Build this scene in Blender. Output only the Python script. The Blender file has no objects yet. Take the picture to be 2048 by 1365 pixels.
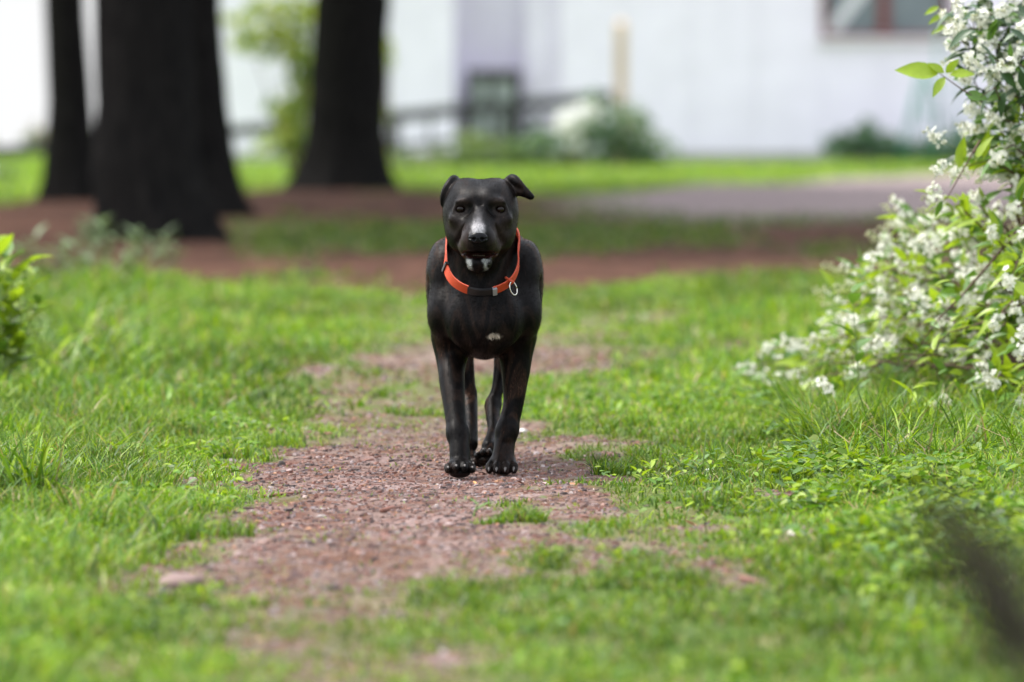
import bpy, math, random
import numpy as np
from mathutils import Vector, Matrix

# ------------------------------------------------------------------ camera, sky, sun, exposure
scene = bpy.context.scene
col = scene.collection
R = math.radians
CAM_H = 0.8            # crouching photographer
F = 12400.0            # focal length in pixels of the 2048 wide frame
HORIZON = 170.0        # row of the horizon in that frame

cam_data = bpy.data.cameras.new('camera')
cam_data.sensor_width = 36.0
cam_data.lens = F / 2048.0 * 36.0
cam_data.shift_y = -(682.5 - HORIZON) / 2048.0
cam_data.clip_start = 0.1
cam_data.clip_end = 6000.0
cam_data.dof.use_dof = True
cam_data.dof.focus_distance = 12.5
cam_data.dof.aperture_fstop = cam_data.lens / 56.0
cam = bpy.data.objects.new('camera', cam_data)
col.objects.link(cam)
cam.location = (0, 0, CAM_H)
cam.rotation_euler = (R(90), 0, 0)
scene.camera = cam

SUN_ELEV, SUN_AZ = 60.0, -78.0      # azimuth from +Y (view direction) towards +X; negative = left
world = bpy.data.worlds.new('World')
scene.world = world
world.use_nodes = True
wn = world.node_tree.nodes; wl = world.node_tree.links
wn.clear()
wo = wn.new('ShaderNodeOutputWorld'); bg = wn.new('ShaderNodeBackground')
sky = wn.new('ShaderNodeTexSky'); sky.sky_type = 'NISHITA'; sky.sun_disc = False
sky.sun_elevation = R(SUN_ELEV); sky.sun_rotation = R(SUN_AZ)
sky.air_density = 1.0; sky.dust_density = 4.0; sky.ozone_density = 1.0
tc = wn.new('ShaderNodeTexCoord'); sep = wn.new('ShaderNodeSeparateXYZ')
mx = wn.new('ShaderNodeMath'); mx.operation = 'MAXIMUM'; mx.inputs[1].default_value = 0.03
cmb = wn.new('ShaderNodeCombineXYZ')
hs = wn.new('ShaderNodeHueSaturation'); hs.inputs['Saturation'].default_value = 0.5   # cloud cover takes the blue out
wl.new(tc.outputs['Generated'], sep.inputs[0])
wl.new(sep.outputs[0], cmb.inputs[0]); wl.new(sep.outputs[1], cmb.inputs[1])
wl.new(sep.outputs[2], mx.inputs[0]); wl.new(mx.outputs[0], cmb.inputs[2])
wl.new(cmb.outputs[0], sky.inputs[0])
wl.new(sky.outputs[0], hs.inputs['Color'])
cl = wn.new('ShaderNodeMix'); cl.data_type = 'RGBA'; cl.inputs[0].default_value = 0.55      # even bright cloud deck over the sky
# overcast sky: zenith three times as bright as the horizon (CIE overcast)
og = wn.new('ShaderNodeMath'); og.operation = 'MULTIPLY_ADD'; og.inputs[1].default_value = 2 / 3; og.inputs[2].default_value = 1 / 3
ocol = wn.new('ShaderNodeMix'); ocol.data_type = 'RGBA'; ocol.blend_type = 'MULTIPLY'; ocol.inputs[0].default_value = 1.0
ocol.inputs[6].default_value = (4.75, 4.9, 5.2, 1)
wl.new(mx.outputs[0], og.inputs[0]); wl.new(og.outputs[0], ocol.inputs[7]); wl.new(ocol.outputs[2], cl.inputs[7])
wl.new(hs.outputs[0], cl.inputs[6]); wl.new(cl.outputs[2], bg.inputs['Color'])
bg.inputs['Strength'].default_value = 0.15
wl.new(bg.outputs[0], wo.inputs[0])

sun_data = bpy.data.lights.new('sun', 'SUN')
sun_data.energy = 1.2
sun_data.angle = R(18)
sun_data.color = (1.0, 0.95, 0.88)
sun = bpy.data.objects.new('sun', sun_data)
col.objects.link(sun)
sd = Vector((math.sin(R(SUN_AZ)) * math.cos(R(SUN_ELEV)), math.cos(R(SUN_AZ)) * math.cos(R(SUN_ELEV)), math.sin(R(SUN_ELEV))))
sun.rotation_euler = (-sd).to_track_quat('-Z', 'Y').to_euler()

vs = scene.view_settings
vs.view_transform = 'Standard'; vs.look = 'None'; vs.gamma = 1.0; vs.use_curve_mapping = False
vs.exposure = 2.1
scene.cycles.use_denoising = True
scene.cycles.sample_clamp_indirect = 3.0
scene.cycles.blur_glossy = 0.5
scene.cycles.max_bounces = 8
scene.cycles.transparent_max_bounces = 8

rng = np.random.default_rng(7)
random.seed(7)

# ------------------------------------------------------------------ helpers
def gp(px, py, z=0.0):
    """ground point seen at a pixel of the photograph"""
    d = F * (CAM_H - z) / (py - HORIZON)
    return Vector(((px - 1024.0) * d / F, d, z))
def at(px, py, d):
    """point at distance d seen at a pixel"""
    return Vector(((px - 1024.0) * d / F, d, CAM_H - (py - HORIZON) * d / F))

def tag(o, label=None, cat=None, group=None, kind=None):
    if label: o['label'] = label
    if cat: o['category'] = cat
    if group: o['group'] = group
    if kind: o['kind'] = kind
    return o
def empty(name, loc=(0, 0, 0), rz=0.0):
    o = bpy.data.objects.new(name, None); col.objects.link(o)
    o.location = loc; o.rotation_euler = (0, 0, rz); o.empty_display_size = 0.05
    return o
def fast_mesh(name, V, faces, colors=None, smooth=True):
    """V (n,3); faces: list of arrays (m,3) / (m,4)"""
    me = bpy.data.meshes.new(name)
    V = np.asarray(V, dtype=np.float32)
    faces = [np.asarray(f, dtype=np.int32) for f in faces if len(f)]
    me.vertices.add(len(V)); me.vertices.foreach_set('co', V.ravel())
    loops = np.concatenate([f.ravel() for f in faces])
    tot = np.concatenate([np.full(len(f), f.shape[1], np.int32) for f in faces])
    start = np.concatenate([[0], np.cumsum(tot)[:-1]]).astype(np.int32)
    me.loops.add(len(loops)); me.loops.foreach_set('vertex_index', loops)
    me.polygons.add(len(tot)); me.polygons.foreach_set('loop_start', start); me.polygons.foreach_set('loop_total', tot)
    me.update(calc_edges=True)
    me.polygons.foreach_set('use_smooth', np.full(len(tot), smooth, dtype=bool))
    if colors is not None:
        a = me.color_attributes.new('Col', 'FLOAT_COLOR', 'POINT')
        c = np.ones((len(V), 4), np.float32); c[:, :3] = colors
        a.data.foreach_set('color', c.ravel())
    me.validate()
    return me
def obj(name, me, mat=None, parent=None, loc=None):
    o = bpy.data.objects.new(name, me); col.objects.link(o)
    if mat is not None and len(me.materials) == 0: me.materials.append(mat)
    if parent is not None: o.parent = parent
    if loc is not None: o.location = loc
    return o

class MB:
    """collects small shapes into one mesh"""
    def __init__(s): s.V = []; s.T = []; s.Q = []; s.C = []; s.n = 0
    def add(s, V, T=(), Q=(), c=None):
        V = np.asarray(V, float).reshape(-1, 3)
        if len(T): s.T.append(np.asarray(T, int).reshape(-1, 3) + s.n)
        if len(Q): s.Q.append(np.asarray(Q, int).reshape(-1, 4) + s.n)
        s.V.append(V); s.n += len(V)
        if c is not None: s.C.append(np.broadcast_to(np.asarray(c, float), (len(V), 3)))
    def box(s, a, b, c=None):
        x0, y0, z0 = a; x1, y1, z1 = b
        V = [(x0,y0,z0),(x1,y0,z0),(x1,y1,z0),(x0,y1,z0),(x0,y0,z1),(x1,y0,z1),(x1,y1,z1),(x0,y1,z1)]
        s.add(V, Q=[(0,3,2,1),(4,5,6,7),(0,1,5,4),(1,2,6,5),(2,3,7,6),(3,0,4,7)], c=c)
    def beam(s, a, b, w, h, c=None):
        a = Vector(a); b = Vector(b); d = (b - a).normalized()
        up = Vector((0, 0, 1)) if abs(d.z) < 0.9 else Vector((0, 1, 0))
        u = d.cross(up).normalized(); v = u.cross(d).normalized()
        V = []
        for p in (a, b):
            for (i, j) in ((-1,-1),(1,-1),(1,1),(-1,1)): V.append(p + u * (i * w / 2) + v * (j * h / 2))
        s.add(V, Q=[(0,1,2,3),(7,6,5,4),(0,4,5,1),(1,5,6,2),(2,6,7,3),(3,7,4,0)], c=c)
    def tube(s, pts, rad, n=6, c=None):
        pts = [Vector(p) for p in pts]; m = len(pts)
        if np.isscalar(rad): rad = [rad] * m
        V = []; Q = []
        prev = None
        for i in range(m):
            t = (pts[min(i + 1, m - 1)] - pts[max(i - 1, 0)]).normalized()
            if prev is None:
                u = t.orthogonal().normalized()
            else:
                u = (prev - t * prev.dot(t))
                u = u.normalized() if u.length > 1e-6 else t.orthogonal().normalized()
            prev = u; w = t.cross(u)
            for k in range(n):
                a = 2 * math.pi * k / n
                V.append(pts[i] + (u * math.cos(a) + w * math.sin(a)) * rad[i])
        for i in range(m - 1):
            for k in range(n):
                Q.append((i*n+k, i*n+(k+1) % n, (i+1)*n+(k+1) % n, (i+1)*n+k))
        V.append(pts[0]); V.append(pts[-1]); T = []
        for k in range(n):
            T.append((m*n, (k+1) % n, k)); T.append((m*n+1, (m-1)*n+k, (m-1)*n+(k+1) % n))
        s.add(V, T, Q, c)
    def mesh(s, name, smooth=True):
        f = []
        if s.T: f.append(np.concatenate(s.T))
        if s.Q: f.append(np.concatenate(s.Q))
        return fast_mesh(name, np.concatenate(s.V), f, np.concatenate(s.C) if s.C else None, smooth)
    def build(s, name, mat, parent=None, smooth=True):
        return obj(name, s.mesh(name, smooth), mat, parent)

# numpy value noise
_lat = np.random.default_rng(99).random((256, 256)).astype(np.float32)
def vnoise(x, y):
    x = np.asarray(x, float); y = np.asarray(y, float)
    xi = np.floor(x).astype(int); yi = np.floor(y).astype(int)
    fx = x - xi; fy = y - yi
    fx = fx * fx * (3 - 2 * fx); fy = fy * fy * (3 - 2 * fy)
    a = _lat[xi % 256, yi % 256]; b = _lat[(xi + 1) % 256, yi % 256]
    c = _lat[xi % 256, (yi + 1) % 256]; d = _lat[(xi + 1) % 256, (yi + 1) % 256]
    return (a * (1 - fx) + b * fx) * (1 - fy) + (c * (1 - fx) + d * fx) * fy
def fbm(x, y, octaves=4, gain=0.5):
    s = 0.0; a = 1.0; t = 0.0
    for i in range(octaves):
        s = s + a * vnoise(x * 2 ** i + 17.3 * i, y * 2 ** i + 5.1 * i); t += a; a *= gain
    return s / t
def smooth01(a, b, x):
    t = np.clip((x - a) / (b - a), 0, 1); return t * t * (3 - 2 * t)

# ------------------------------------------------------------------ materials
def new_mat(name):
    m = bpy.data.materials.new(name); m.use_nodes = True
    nt = m.node_tree; p = nt.nodes['Principled BSDF']; out = nt.nodes['Material Output']
    return m, nt, p, out
def noise_node(nt, scale, detail=4.0, rough=0.55, coord='Object', stretch=None):
    t = nt.nodes.new('ShaderNodeTexCoord'); n = nt.nodes.new('ShaderNodeTexNoise')
    n.inputs['Scale'].default_value = scale; n.inputs['Detail'].default_value = detail; n.inputs['Roughness'].default_value = rough
    if stretch:
        mp = nt.nodes.new('ShaderNodeMapping'); mp.inputs['Scale'].default_value = stretch
        nt.links.new(t.outputs[coord], mp.inputs[0]); nt.links.new(mp.outputs[0], n.inputs['Vector'])
    else:
        nt.links.new(t.outputs[coord], n.inputs['Vector'])
    return n
def ramp_node(nt, src, stops):
    r = nt.nodes.new('ShaderNodeValToRGB')
    while len(r.color_ramp.elements) < len(stops): r.color_ramp.elements.new(0.5)
    for e, (p, c) in zip(r.color_ramp.elements, stops):
        e.position = p; e.color = (*c, 1)
    nt.links.new(src, r.inputs[0]); return r
def mul_node(nt, a, b, fac=1.0):
    m = nt.nodes.new('ShaderNodeMix'); m.data_type = 'RGBA'; m.blend_type = 'MULTIPLY'; m.inputs[0].default_value = fac
    nt.links.new(a, m.inputs[6]); nt.links.new(b, m.inputs[7]); return m.outputs[2]
def bump_node(nt, src, p, strength=0.3, dist=0.01):
    b = nt.nodes.new('ShaderNodeBump'); b.inputs['Strength'].default_value = strength; b.inputs['Distance'].default_value = dist
    nt.links.new(src, b.inputs['Height']); nt.links.new(b.outputs[0], p.inputs['Normal'])
def plain(name, color, rough=0.6, vary=0.25, scale=20.0, spec=0.4, metal=0.0, bump=0.0, bdist=0.005, stretch=None):
    m, nt, p, out = new_mat(name)
    n = noise_node(nt, scale, stretch=stretch)
    lo = tuple(c * (1 - vary) for c in color); hi = tuple(min(1, c * (1 + vary)) for c in color)
    r = ramp_node(nt, n.outputs[0], [(0.3, lo), (0.7, hi)])
    nt.links.new(r.outputs[0], p.inputs['Base Color'])
    p.inputs['Roughness'].default_value = rough; p.inputs['Specular IOR Level'].default_value = spec; p.inputs['Metallic'].default_value = metal
    if bump: bump_node(nt, n.outputs[0], p, bump, bdist)
    return m
def leafy(name, color=None, rough=0.42, trans=0.4, spec=0.45, vary=0.25, scale=14.0, tint=(1.0, 1.0, 0.6)):
    """leaf material: reflects and lets light through; colour from attribute Col when color is None"""
    m, nt, p, out = new_mat(name)
    n = noise_node(nt, scale)
    r = ramp_node(nt, n.outputs[0], [(0.3, (1 - vary,) * 3), (0.7, (1 + vary,) * 3)])
    if color is None:
        a = nt.nodes.new('ShaderNodeAttribute'); a.attribute_name = 'Col'; src = a.outputs['Color']
    else:
        a = nt.nodes.new('ShaderNodeRGB'); a.outputs[0].default_value = (*color, 1); src = a.outputs[0]
    c = mul_node(nt, src, r.outputs[0])
    nt.links.new(c, p.inputs['Base Color'])
    p.inputs['Roughness'].default_value = rough; p.inputs['Specular IOR Level'].default_value = spec
    t = nt.nodes.new('ShaderNodeBsdfTranslucent')
    g = nt.nodes.new('ShaderNodeRGB'); g.outputs[0].default_value = (*tint, 1)
    c2 = mul_node(nt, c, g.outputs[0])
    nt.links.new(c2, t.inputs[0])
    mixs = nt.nodes.new('ShaderNodeMixShader'); mixs.inputs[0].default_value = trans
    nt.links.new(p.outputs[0], mixs.inputs[1]); nt.links.new(t.outputs[0], mixs.inputs[2])
    nt.links.new(mixs.outputs[0], out.inputs[0])
    return m
# ------------------------------------------------------------------ ground zones (world metres)
def to_px(x, y):
    y = np.maximum(y, 0.5)
    return 1024.0 + x * F / y, HORIZON + F * CAM_H / y
# the bare, trodden strip: (row, left, right, bareness) read off the photograph and turned into metres
_rows = [(1700,330,1250,.4),(1365,330,1200,.45),(1290,340,1100,.48),(1240,360,860,.58),(1180,300,900,.88),(1130,330,1190,.93),(1100,400,1240,.93),
         (1050,430,1210,.97),(1000,440,1190,1),(950,420,1235,1),(920,500,1250,.97),(890,560,1200,.84),(860,590,1080,.74),
         (835,630,1020,.50),(800,640,960,.46),(770,650,1000,.52),(740,660,1200,.78),(715,720,1215,.88),(690,780,1250,.36),(660,700,1400,.26),(600,650,1450,.22)]
_rd = np.array([F * CAM_H / (r[0] - HORIZON) for r in _rows])
_rl = np.array([(r[1] - 1024) * d / F for r, d in zip(_rows, _rd)])
_rr = np.array([(r[2] - 1024) * d / F for r, d in zip(_rows, _rd)])
_rs = np.array([r[3] for r in _rows])
_spots = [(1560,1000,70,16),(1380,1062,130,24),(1300,1105,120,22),(1600,1085,60,14),(1420,1140,110,22),(1500,1165,70,14),(1215,912,45,12),(1480,700,80,14),(1330,715,60,10),
          (1300,640,120,12),(640,745,60,14),(1180,740,60,14),(1650,1130,60,12),(880,1320,140,20),(560,1290,120,20)]
def bare(x, y):
    """0 = grass, 1 = bare trodden earth"""
    L = np.interp(y, _rd, _rl); Rr = np.interp(y, _rd, _rr); s = np.interp(y, _rd, _rs)
    n = fbm(x * 7 + 3, y * 2.6 + 9, 4) - 0.5
    n2 = fbm(x * 22 + 31, y * 8 + 2, 3) - 0.5
    inside = np.minimum(x - L, Rr - x) + n * 0.42 + n2 * 0.20
    m = smooth01(-0.13, 0.15, inside) * s
    m = m + (n * 0.9 + n2 * 0.7) * (1 - np.abs(2 * m - 1)) * 0.9
    px, py = to_px(x, y)
    for (cx, cy, rx, ry) in _spots:
        q = ((px - cx) / rx) ** 2 + ((py - cy) / ry) ** 2
        m = np.maximum(m, 0.95 * np.exp(-q * 1.2) + n2 * 0.5 * np.exp(-q))
    m = np.where(y > 22.5, 0, m)
    return np.clip(m, 0, 1)
def zones(x, y):
    """needle litter, gravel drive, lawn weights far off"""
    px, py = to_px(x, y)
    n = (fbm(x * 1.3 + 50, y * 0.35 + 8, 4) - 0.5)
    w = py + n * 50 + (fbm(x * 5 + 11, y * 1.4, 3) - .5) * 34
    needles = 1 - smooth01(570, 592, w)
    strip = smooth01(436, 456, w) * (1 - smooth01(486, 512, w)) * smooth01(420, 560, px) * (1 - smooth01(1350, 1560, px))
    needles = needles * (1 - 0.62 * strip) * (1 - .4 * smooth01(.62, .76, fbm(x * 2.1 + 77, y * .7 + 5, 4)) * smooth01(380, 700, px))
    # gravel drive on the right
    top = np.interp(px, [700, 1100, 1950, 2600], [392, 388, 338, 310]); bot = np.interp(px, [700, 1100, 1500, 2600], [392, 428, 445, 425])
    gravel = smooth01(-7, 9, py - top + n * 14) * (1 - smooth01(-14, 12, py - bot + n * 14)) * smooth01(1000, 1320, px + n * 150)
    # far lawn, beyond the needles
    edge = np.interp(px, [-400, 0, 95, 230, 470, 600, 780, 1100, 1950, 2600], [425, 408, 388, 384, 380, 370, 374, 388, 338, 310])
    far = 1 - smooth01(-6, 8, py - edge + n * 14)
    needles = needles * (1 - far) * (1 - gravel)
    return needles, gravel, far
def height(x, y):
    n = fbm(x * 3.1, y * 3.1 + 40, 4) - 0.5
    fine = fbm(x * 16, y * 16 + 11, 3) - 0.5
    z = n * 0.05 + fine * 0.012
    # level where the dog treads
    calm = np.exp(-(((x + 0.06) / 0.35) ** 2 + ((y - 12.75) / 0.5) ** 2))
    z = z * (1 - 0.93 * calm)
    z = z * np.clip(y / 6.0, 0, 1) * (1 - 0.7 * smooth01(22, 30, y))
    # verges rise a little beside the path
    z = z + 0.035 * smooth01(0.75, 1.6, np.abs(x + 0.15)) * smooth01(6, 9, y) * (1 - smooth01(18, 24, y))
    # the land falls away behind the house
    z = z - 0.018 * np.maximum(y - 70, 0)
    return z

def _axis(dense0, dense1, step, lo, hi, grow):
    a = list(np.arange(dense0, dense1 + 1e-6, step))
    s = step; v = a[-1]
    while v < hi: s *= grow; v += s; a.append(v)
    s = step; v = a[0]; b = []
    while v > lo: s *= grow; v -= s; b.append(v)
    return np.array(b[::-1] + a)
gx = _axis(-1.5, 1.5, 0.018, -900, 900, 1.07)
gy = _axis(7.6, 17.0, 0.022, -40, 2500, 1.022)
GX, GY = np.meshgrid(gx, gy, indexing='xy')
GZ = height(GX, GY)
B = bare(GX, GY); NE, GR, FA = zones(GX, GY)
def lerp3(a, b, t): return a * (1 - t[..., None]) + np.asarray(b) * t[..., None]
nz1 = fbm(GX * 9, GY * 5, 4); nz2 = fbm(GX * 40 + 7, GY * 25, 3)
C = np.zeros(GX.shape + (3,)) + np.array((0.075, 0.115, 0.028))                # soil and moss between the grass
C = lerp3(C, (0.12, 0.125, 0.05), smooth01(0.45, 0.7, nz1))
dirt = np.zeros(GX.shape + (3,)) + np.array((0.160, 0.114, 0.102))
dirt = lerp3(dirt, (0.115, 0.060, 0.046), smooth01(0.42, 0.62, nz2))
dirt = lerp3(dirt, (0.21, 0.155, 0.148), smooth01(0.5, 0.75, nz1) * 0.7)
C = C * (1 - B[..., None]) + dirt * B[..., None]
nd = np.zeros(GX.shape + (3,)) + np.array((0.082, 0.042, 0.029))
nd = lerp3(nd, (0.046, 0.024, 0.017), smooth01(0.4, 0.65, nz1))
C = C * (1 - NE[..., None]) + nd * NE[..., None]
C = lerp3(C, (0.215, 0.175, 0.172), GR)
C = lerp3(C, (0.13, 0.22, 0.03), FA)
ny, nx = GX.shape
I = np.arange(nx * ny).reshape(ny, nx)
Q = np.stack([I[:-1, :-1].ravel(), I[:-1, 1:].ravel(), I[1:, 1:].ravel(), I[1:, :-1].ravel()], 1)
gm, nt, p, out = new_mat('earth')
a = nt.nodes.new('ShaderNodeAttribute'); a.attribute_name = 'Col'
n1 = noise_node(nt, 90, 6, 0.65); r1 = ramp_node(nt, n1.outputs[0], [(0.3, (.55, .52, .5)), (0.5, (1, 1, 1)), (0.72, (1.5, 1.45, 1.4))])
nt.links.new(mul_node(nt, a.outputs['Color'], r1.outputs[0]), p.inputs['Base Color'])
p.inputs['Roughness'].default_value = 1.0; p.inputs['Specular IOR Level'].default_value = 0.05
bump_node(nt, n1.outputs[0], p, 0.8, 0.012)
ground = obj('ground', fast_mesh('ground', np.stack([GX.ravel(), GY.ravel(), GZ.ravel()], 1), [Q], C.reshape(-1, 3)), gm)
tag(ground, kind='structure')
def gz(x, y): return float(height(np.array([x]), np.array([y]))[0])

# ------------------------------------------------------------------ grass blades
def blades(x, y, h, w, lean, colr, tipcol=None, droop=0.6):
    """numpy arrays -> 7 vertices per blade"""
    n = len(x)
    z0 = height(x, y) - 0.004
    az = rng.random(n) * 2 * np.pi; ca, sa = np.cos(az), np.sin(az)
    fz = az + rng.normal(0, 0.7, n) + np.pi / 2
    fx, fy = np.cos(fz) * w / 2, np.sin(fz) * w / 2
    V = np.zeros((n, 7, 3), np.float32); Cc = np.zeros((n, 7, 3), np.float32)
    k = 0
    for lv, (t, ww) in enumerate(((0, 1.0), (0.4, 0.95), (0.75, 0.65), (1.0, 0))):
        off = h * lean * (t ** 1.8); zz = h * (t - droop * lean * 0.55 * t ** 2.4)
        cx, cy, cz = x + ca * off, y + sa * off, z0 + zz
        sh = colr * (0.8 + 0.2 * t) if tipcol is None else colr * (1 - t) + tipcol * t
        if lv < 3:
            V[:, k] = np.stack([cx - fx * ww, cy - fy * ww, cz], 1); V[:, k+1] = np.stack([cx + fx * ww, cy + fy * ww, cz], 1)
            Cc[:, k] = sh; Cc[:, k+1] = sh; k += 2
        else:
            V[:, k] = np.stack([cx, cy, cz], 1); Cc[:, k] = sh
    b = (np.arange(n) * 7)[:, None]
    Qf = np.concatenate([b + np.array([0, 1, 3, 2]), b + np.array([2, 3, 5, 4])]); Tf = b + np.array([4, 5, 6])
    return V.reshape(-1, 3), Tf, Qf, Cc.reshape(-1, 3)
def green(n, dry=0.06, bright=0.5, blue=0.0):
    """blade colours"""
    base = np.array([(0.062, 0.140, 0.010), (0.110, 0.205, 0.010), (0.185, 0.270, 0.012), (0.082, 0.165, 0.035)])
    pr = np.array([0.30, 0.34, 0.24 * (0.4 + bright), 0.12 + blue]); pr /= pr.sum()
    c = base[rng.choice(4, n, p=pr)] * rng.uniform(0.55, 1.40, (n, 1))
    d = rng.random(n) < dry
    c[d] = np.array((0.30, 0.24, 0.12)) * rng.uniform(0.6, 1.2, (d.sum(), 1))
    return c
def scatter(n, y0, y1, margin):
    """uniform over the view wedge plus a margin"""
    u = rng.random(n * 2); y = y0 + (y1 - y0) * rng.random(n * 2)
    wmax = 0.0826 * y1 + margin
    x = (rng.random(n * 2) * 2 - 1) * wmax
    k = np.abs(x) < 0.0826 * y + margin
    return x[k][:n], y[k][:n]
grass_mat = leafy('grass_blade', None, rough=0.42, trans=0.42, spec=0.3, vary=0.18, scale=30)

def grass_object(name, parts):
    off = 0; Vs, Ts, Qs, Cs = [], [], [], []
    for V, T, Qf, Cc in parts:
        Vs.append(V); Ts.append(T + off); Qs.append(Qf + off); Cs.append(Cc); off += len(V)
    return obj(name, fast_mesh(name, np.concatenate(Vs), [np.concatenate(Ts), np.concatenate(Qs)], np.concatenate(Cs)), grass_mat)

# short lawn either side of and on the path
def lawn(n, y0, y1, margin, hs, ws, keep_bare=0.02):
    x, y = scatter(n, y0, y1, margin)
    b = bare(x, y); ne, gr, fa = zones(x, y)
    cl = fbm(x * 11 + 60, y * 7 + 3, 3)               # clumps
    dens = (1 - b) ** 1.8 * (0.22 + 1.0 * smooth01(0.34, 0.66, cl)) * (0.5 + 0.6 * smooth01(0.2, 0.8, np.abs(x + 0.1))) + keep_bare * (fbm(x * 5, y * 3 + 33, 2) > .5)
    dens = dens * (1 - ne) * (1 - gr) * (1 - 0.8 * np.exp(-(((x + 0.06) / 0.13) ** 2 + ((y - 12.66) / 0.28) ** 2)))
    k = rng.random(len(x)) < dens
    x, y, b, cl = x[k], y[k], b[k], cl[k]; n = len(x)
    side = smooth01(0.35, 1.0, np.abs(x + 0.1 + 0.02 * (y - 12)))
    left = smooth01(-0.35, -0.95, x)
    right = smooth01(0.45, 0.95, x) * smooth01(10.5, 13.0, y)
    h = hs * rng.uniform(0.45, 1.25, n) * (0.35 + 0.55 * cl + 0.45 * side + 0.45 * left + 0.45 * right) * (1 - 0.6 * b)
    w = ws * rng.uniform(0.6, 1.35, n) 
    lean = rng.uniform(0.15, 1.1, n)
    patch = fbm(x * 2.2 + 20, y * 0.9 + 70, 3)
    c = green(n, dry=0.075, bright=0.7)
    c *= (0.78 + 0.5 * smooth01(0.35, 0.65, patch))[:, None]
    # paler, thinner grass close to the path
    c = c * (1 - 0.4 * b[:, None]) + np.array((0.17, 0.18, 0.045)) * 0.4 * b[:, None]
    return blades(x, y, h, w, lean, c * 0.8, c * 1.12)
parts = [lawn(120000, 7.6, 10.5, 0.25, 0.046, 0.0042, .05),
         lawn(270000, 10.3, 15.0, 0.40, 0.043, 0.0033, .05),
         lawn(150000, 14.8, 25.5, 0.6, 0.055, 0.0075, 0.0)]
def fringe(n, y0, y1, hs, ws):
    """coarser grass where the lawn runs on outside the frame"""
    y = rng.uniform(y0, y1, n); e = 0.0826 * y + .28; x = np.where(rng.random(n) < .5, -1, 1) * (e + rng.random(n) ** 1.4 * 2.6)
    ne, gr, fa = zones(x, y); k = rng.random(n) < (1 - ne) * (1 - gr); x, y = x[k], y[k]; n = len(x); c = green(n, .07, .7)
    return blades(x, y, hs * rng.uniform(.5, 1.4, n), ws * rng.uniform(.6, 1.4, n), rng.uniform(.2, 1.1, n), c * .8, c * 1.12)
parts += [fringe(70000, 5, 26, .085, .009)]
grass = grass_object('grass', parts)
tag(grass, 'short bright green grass on both sides of the dirt path', 'grass', kind='stuff')

# tall grass: left verge and along the foot of the flowering shrub
def tall(n, x0, x1, y0, y1, h, w, bright=0.6, fn=None):
    x = rng.uniform(x0, x1, n); y = rng.uniform(y0, y1, n)
    k = rng.random(n) < (0.2 + smooth01(0.35, 0.6, fbm(x * 6 + 9, y * 4, 3)))
    if fn is not None: k &= fn(x, y)
    x, y = x[k], y[k]; n = len(x)
    c = green(n, dry=0.06, bright=bright)
    return blades(x, y, h * rng.uniform(0.5, 1.3, n), w * rng.uniform(0.6, 1.4, n), rng.uniform(0.3, 1.4, n), c * 0.75, c * 1.15, 0.75)
leftv = lambda x, y: x < -0.058 * y + 0.12 * (fbm(x * 3, y * 1.5, 2) - 0.5)
rightv = lambda x, y: x > 0.046 * y + 0.2 * (fbm(x * 3 + 5, y * 1.5, 2) - 0.5)
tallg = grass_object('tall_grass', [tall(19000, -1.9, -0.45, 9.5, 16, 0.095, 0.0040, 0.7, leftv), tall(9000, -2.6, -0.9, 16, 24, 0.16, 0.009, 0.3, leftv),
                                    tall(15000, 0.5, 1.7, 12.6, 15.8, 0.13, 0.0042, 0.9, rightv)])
tag(tallg, 'longer green grass on the verges at the frame edges', 'grass', kind='stuff')

# lawn in front of the house and weeds in the shaded strip
x, y = scatter(70000, 36, 69, 1.5)
ne, gr, fa = zones(x, y); k = rng.random(len(x)) < fa; x, y = x[k], y[k]; n = len(x)
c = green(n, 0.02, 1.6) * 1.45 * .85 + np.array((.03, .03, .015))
x2, y2 = scatter(60000, 25, 40, 1.0)
ne, gr, fa = zones(x2, y2)
k = rng.random(len(x2)) < (1 - ne) * (1 - gr) * (1 - fa) * 0.7; x2, y2 = x2[k], y2[k]; n2 = len(x2)
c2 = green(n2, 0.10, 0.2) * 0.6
far_grass = grass_object('lawn_grass', [blades(x, y, 0.075 * rng.uniform(.5, 1.3, n), 0.022 * rng.uniform(.6, 1.3, n), rng.uniform(.2, 1, n), c * .9, c * 1.15),
                                        blades(x2, y2, 0.05 * rng.uniform(.5, 1.3, n2), 0.014 * rng.uniform(.6, 1.3, n2), rng.uniform(.2, 1, n2), c2 * .9, c2 * 1.1)])
tag(far_grass, 'sunlit lawn in front of the white house', 'grass', kind='stuff')

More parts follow.
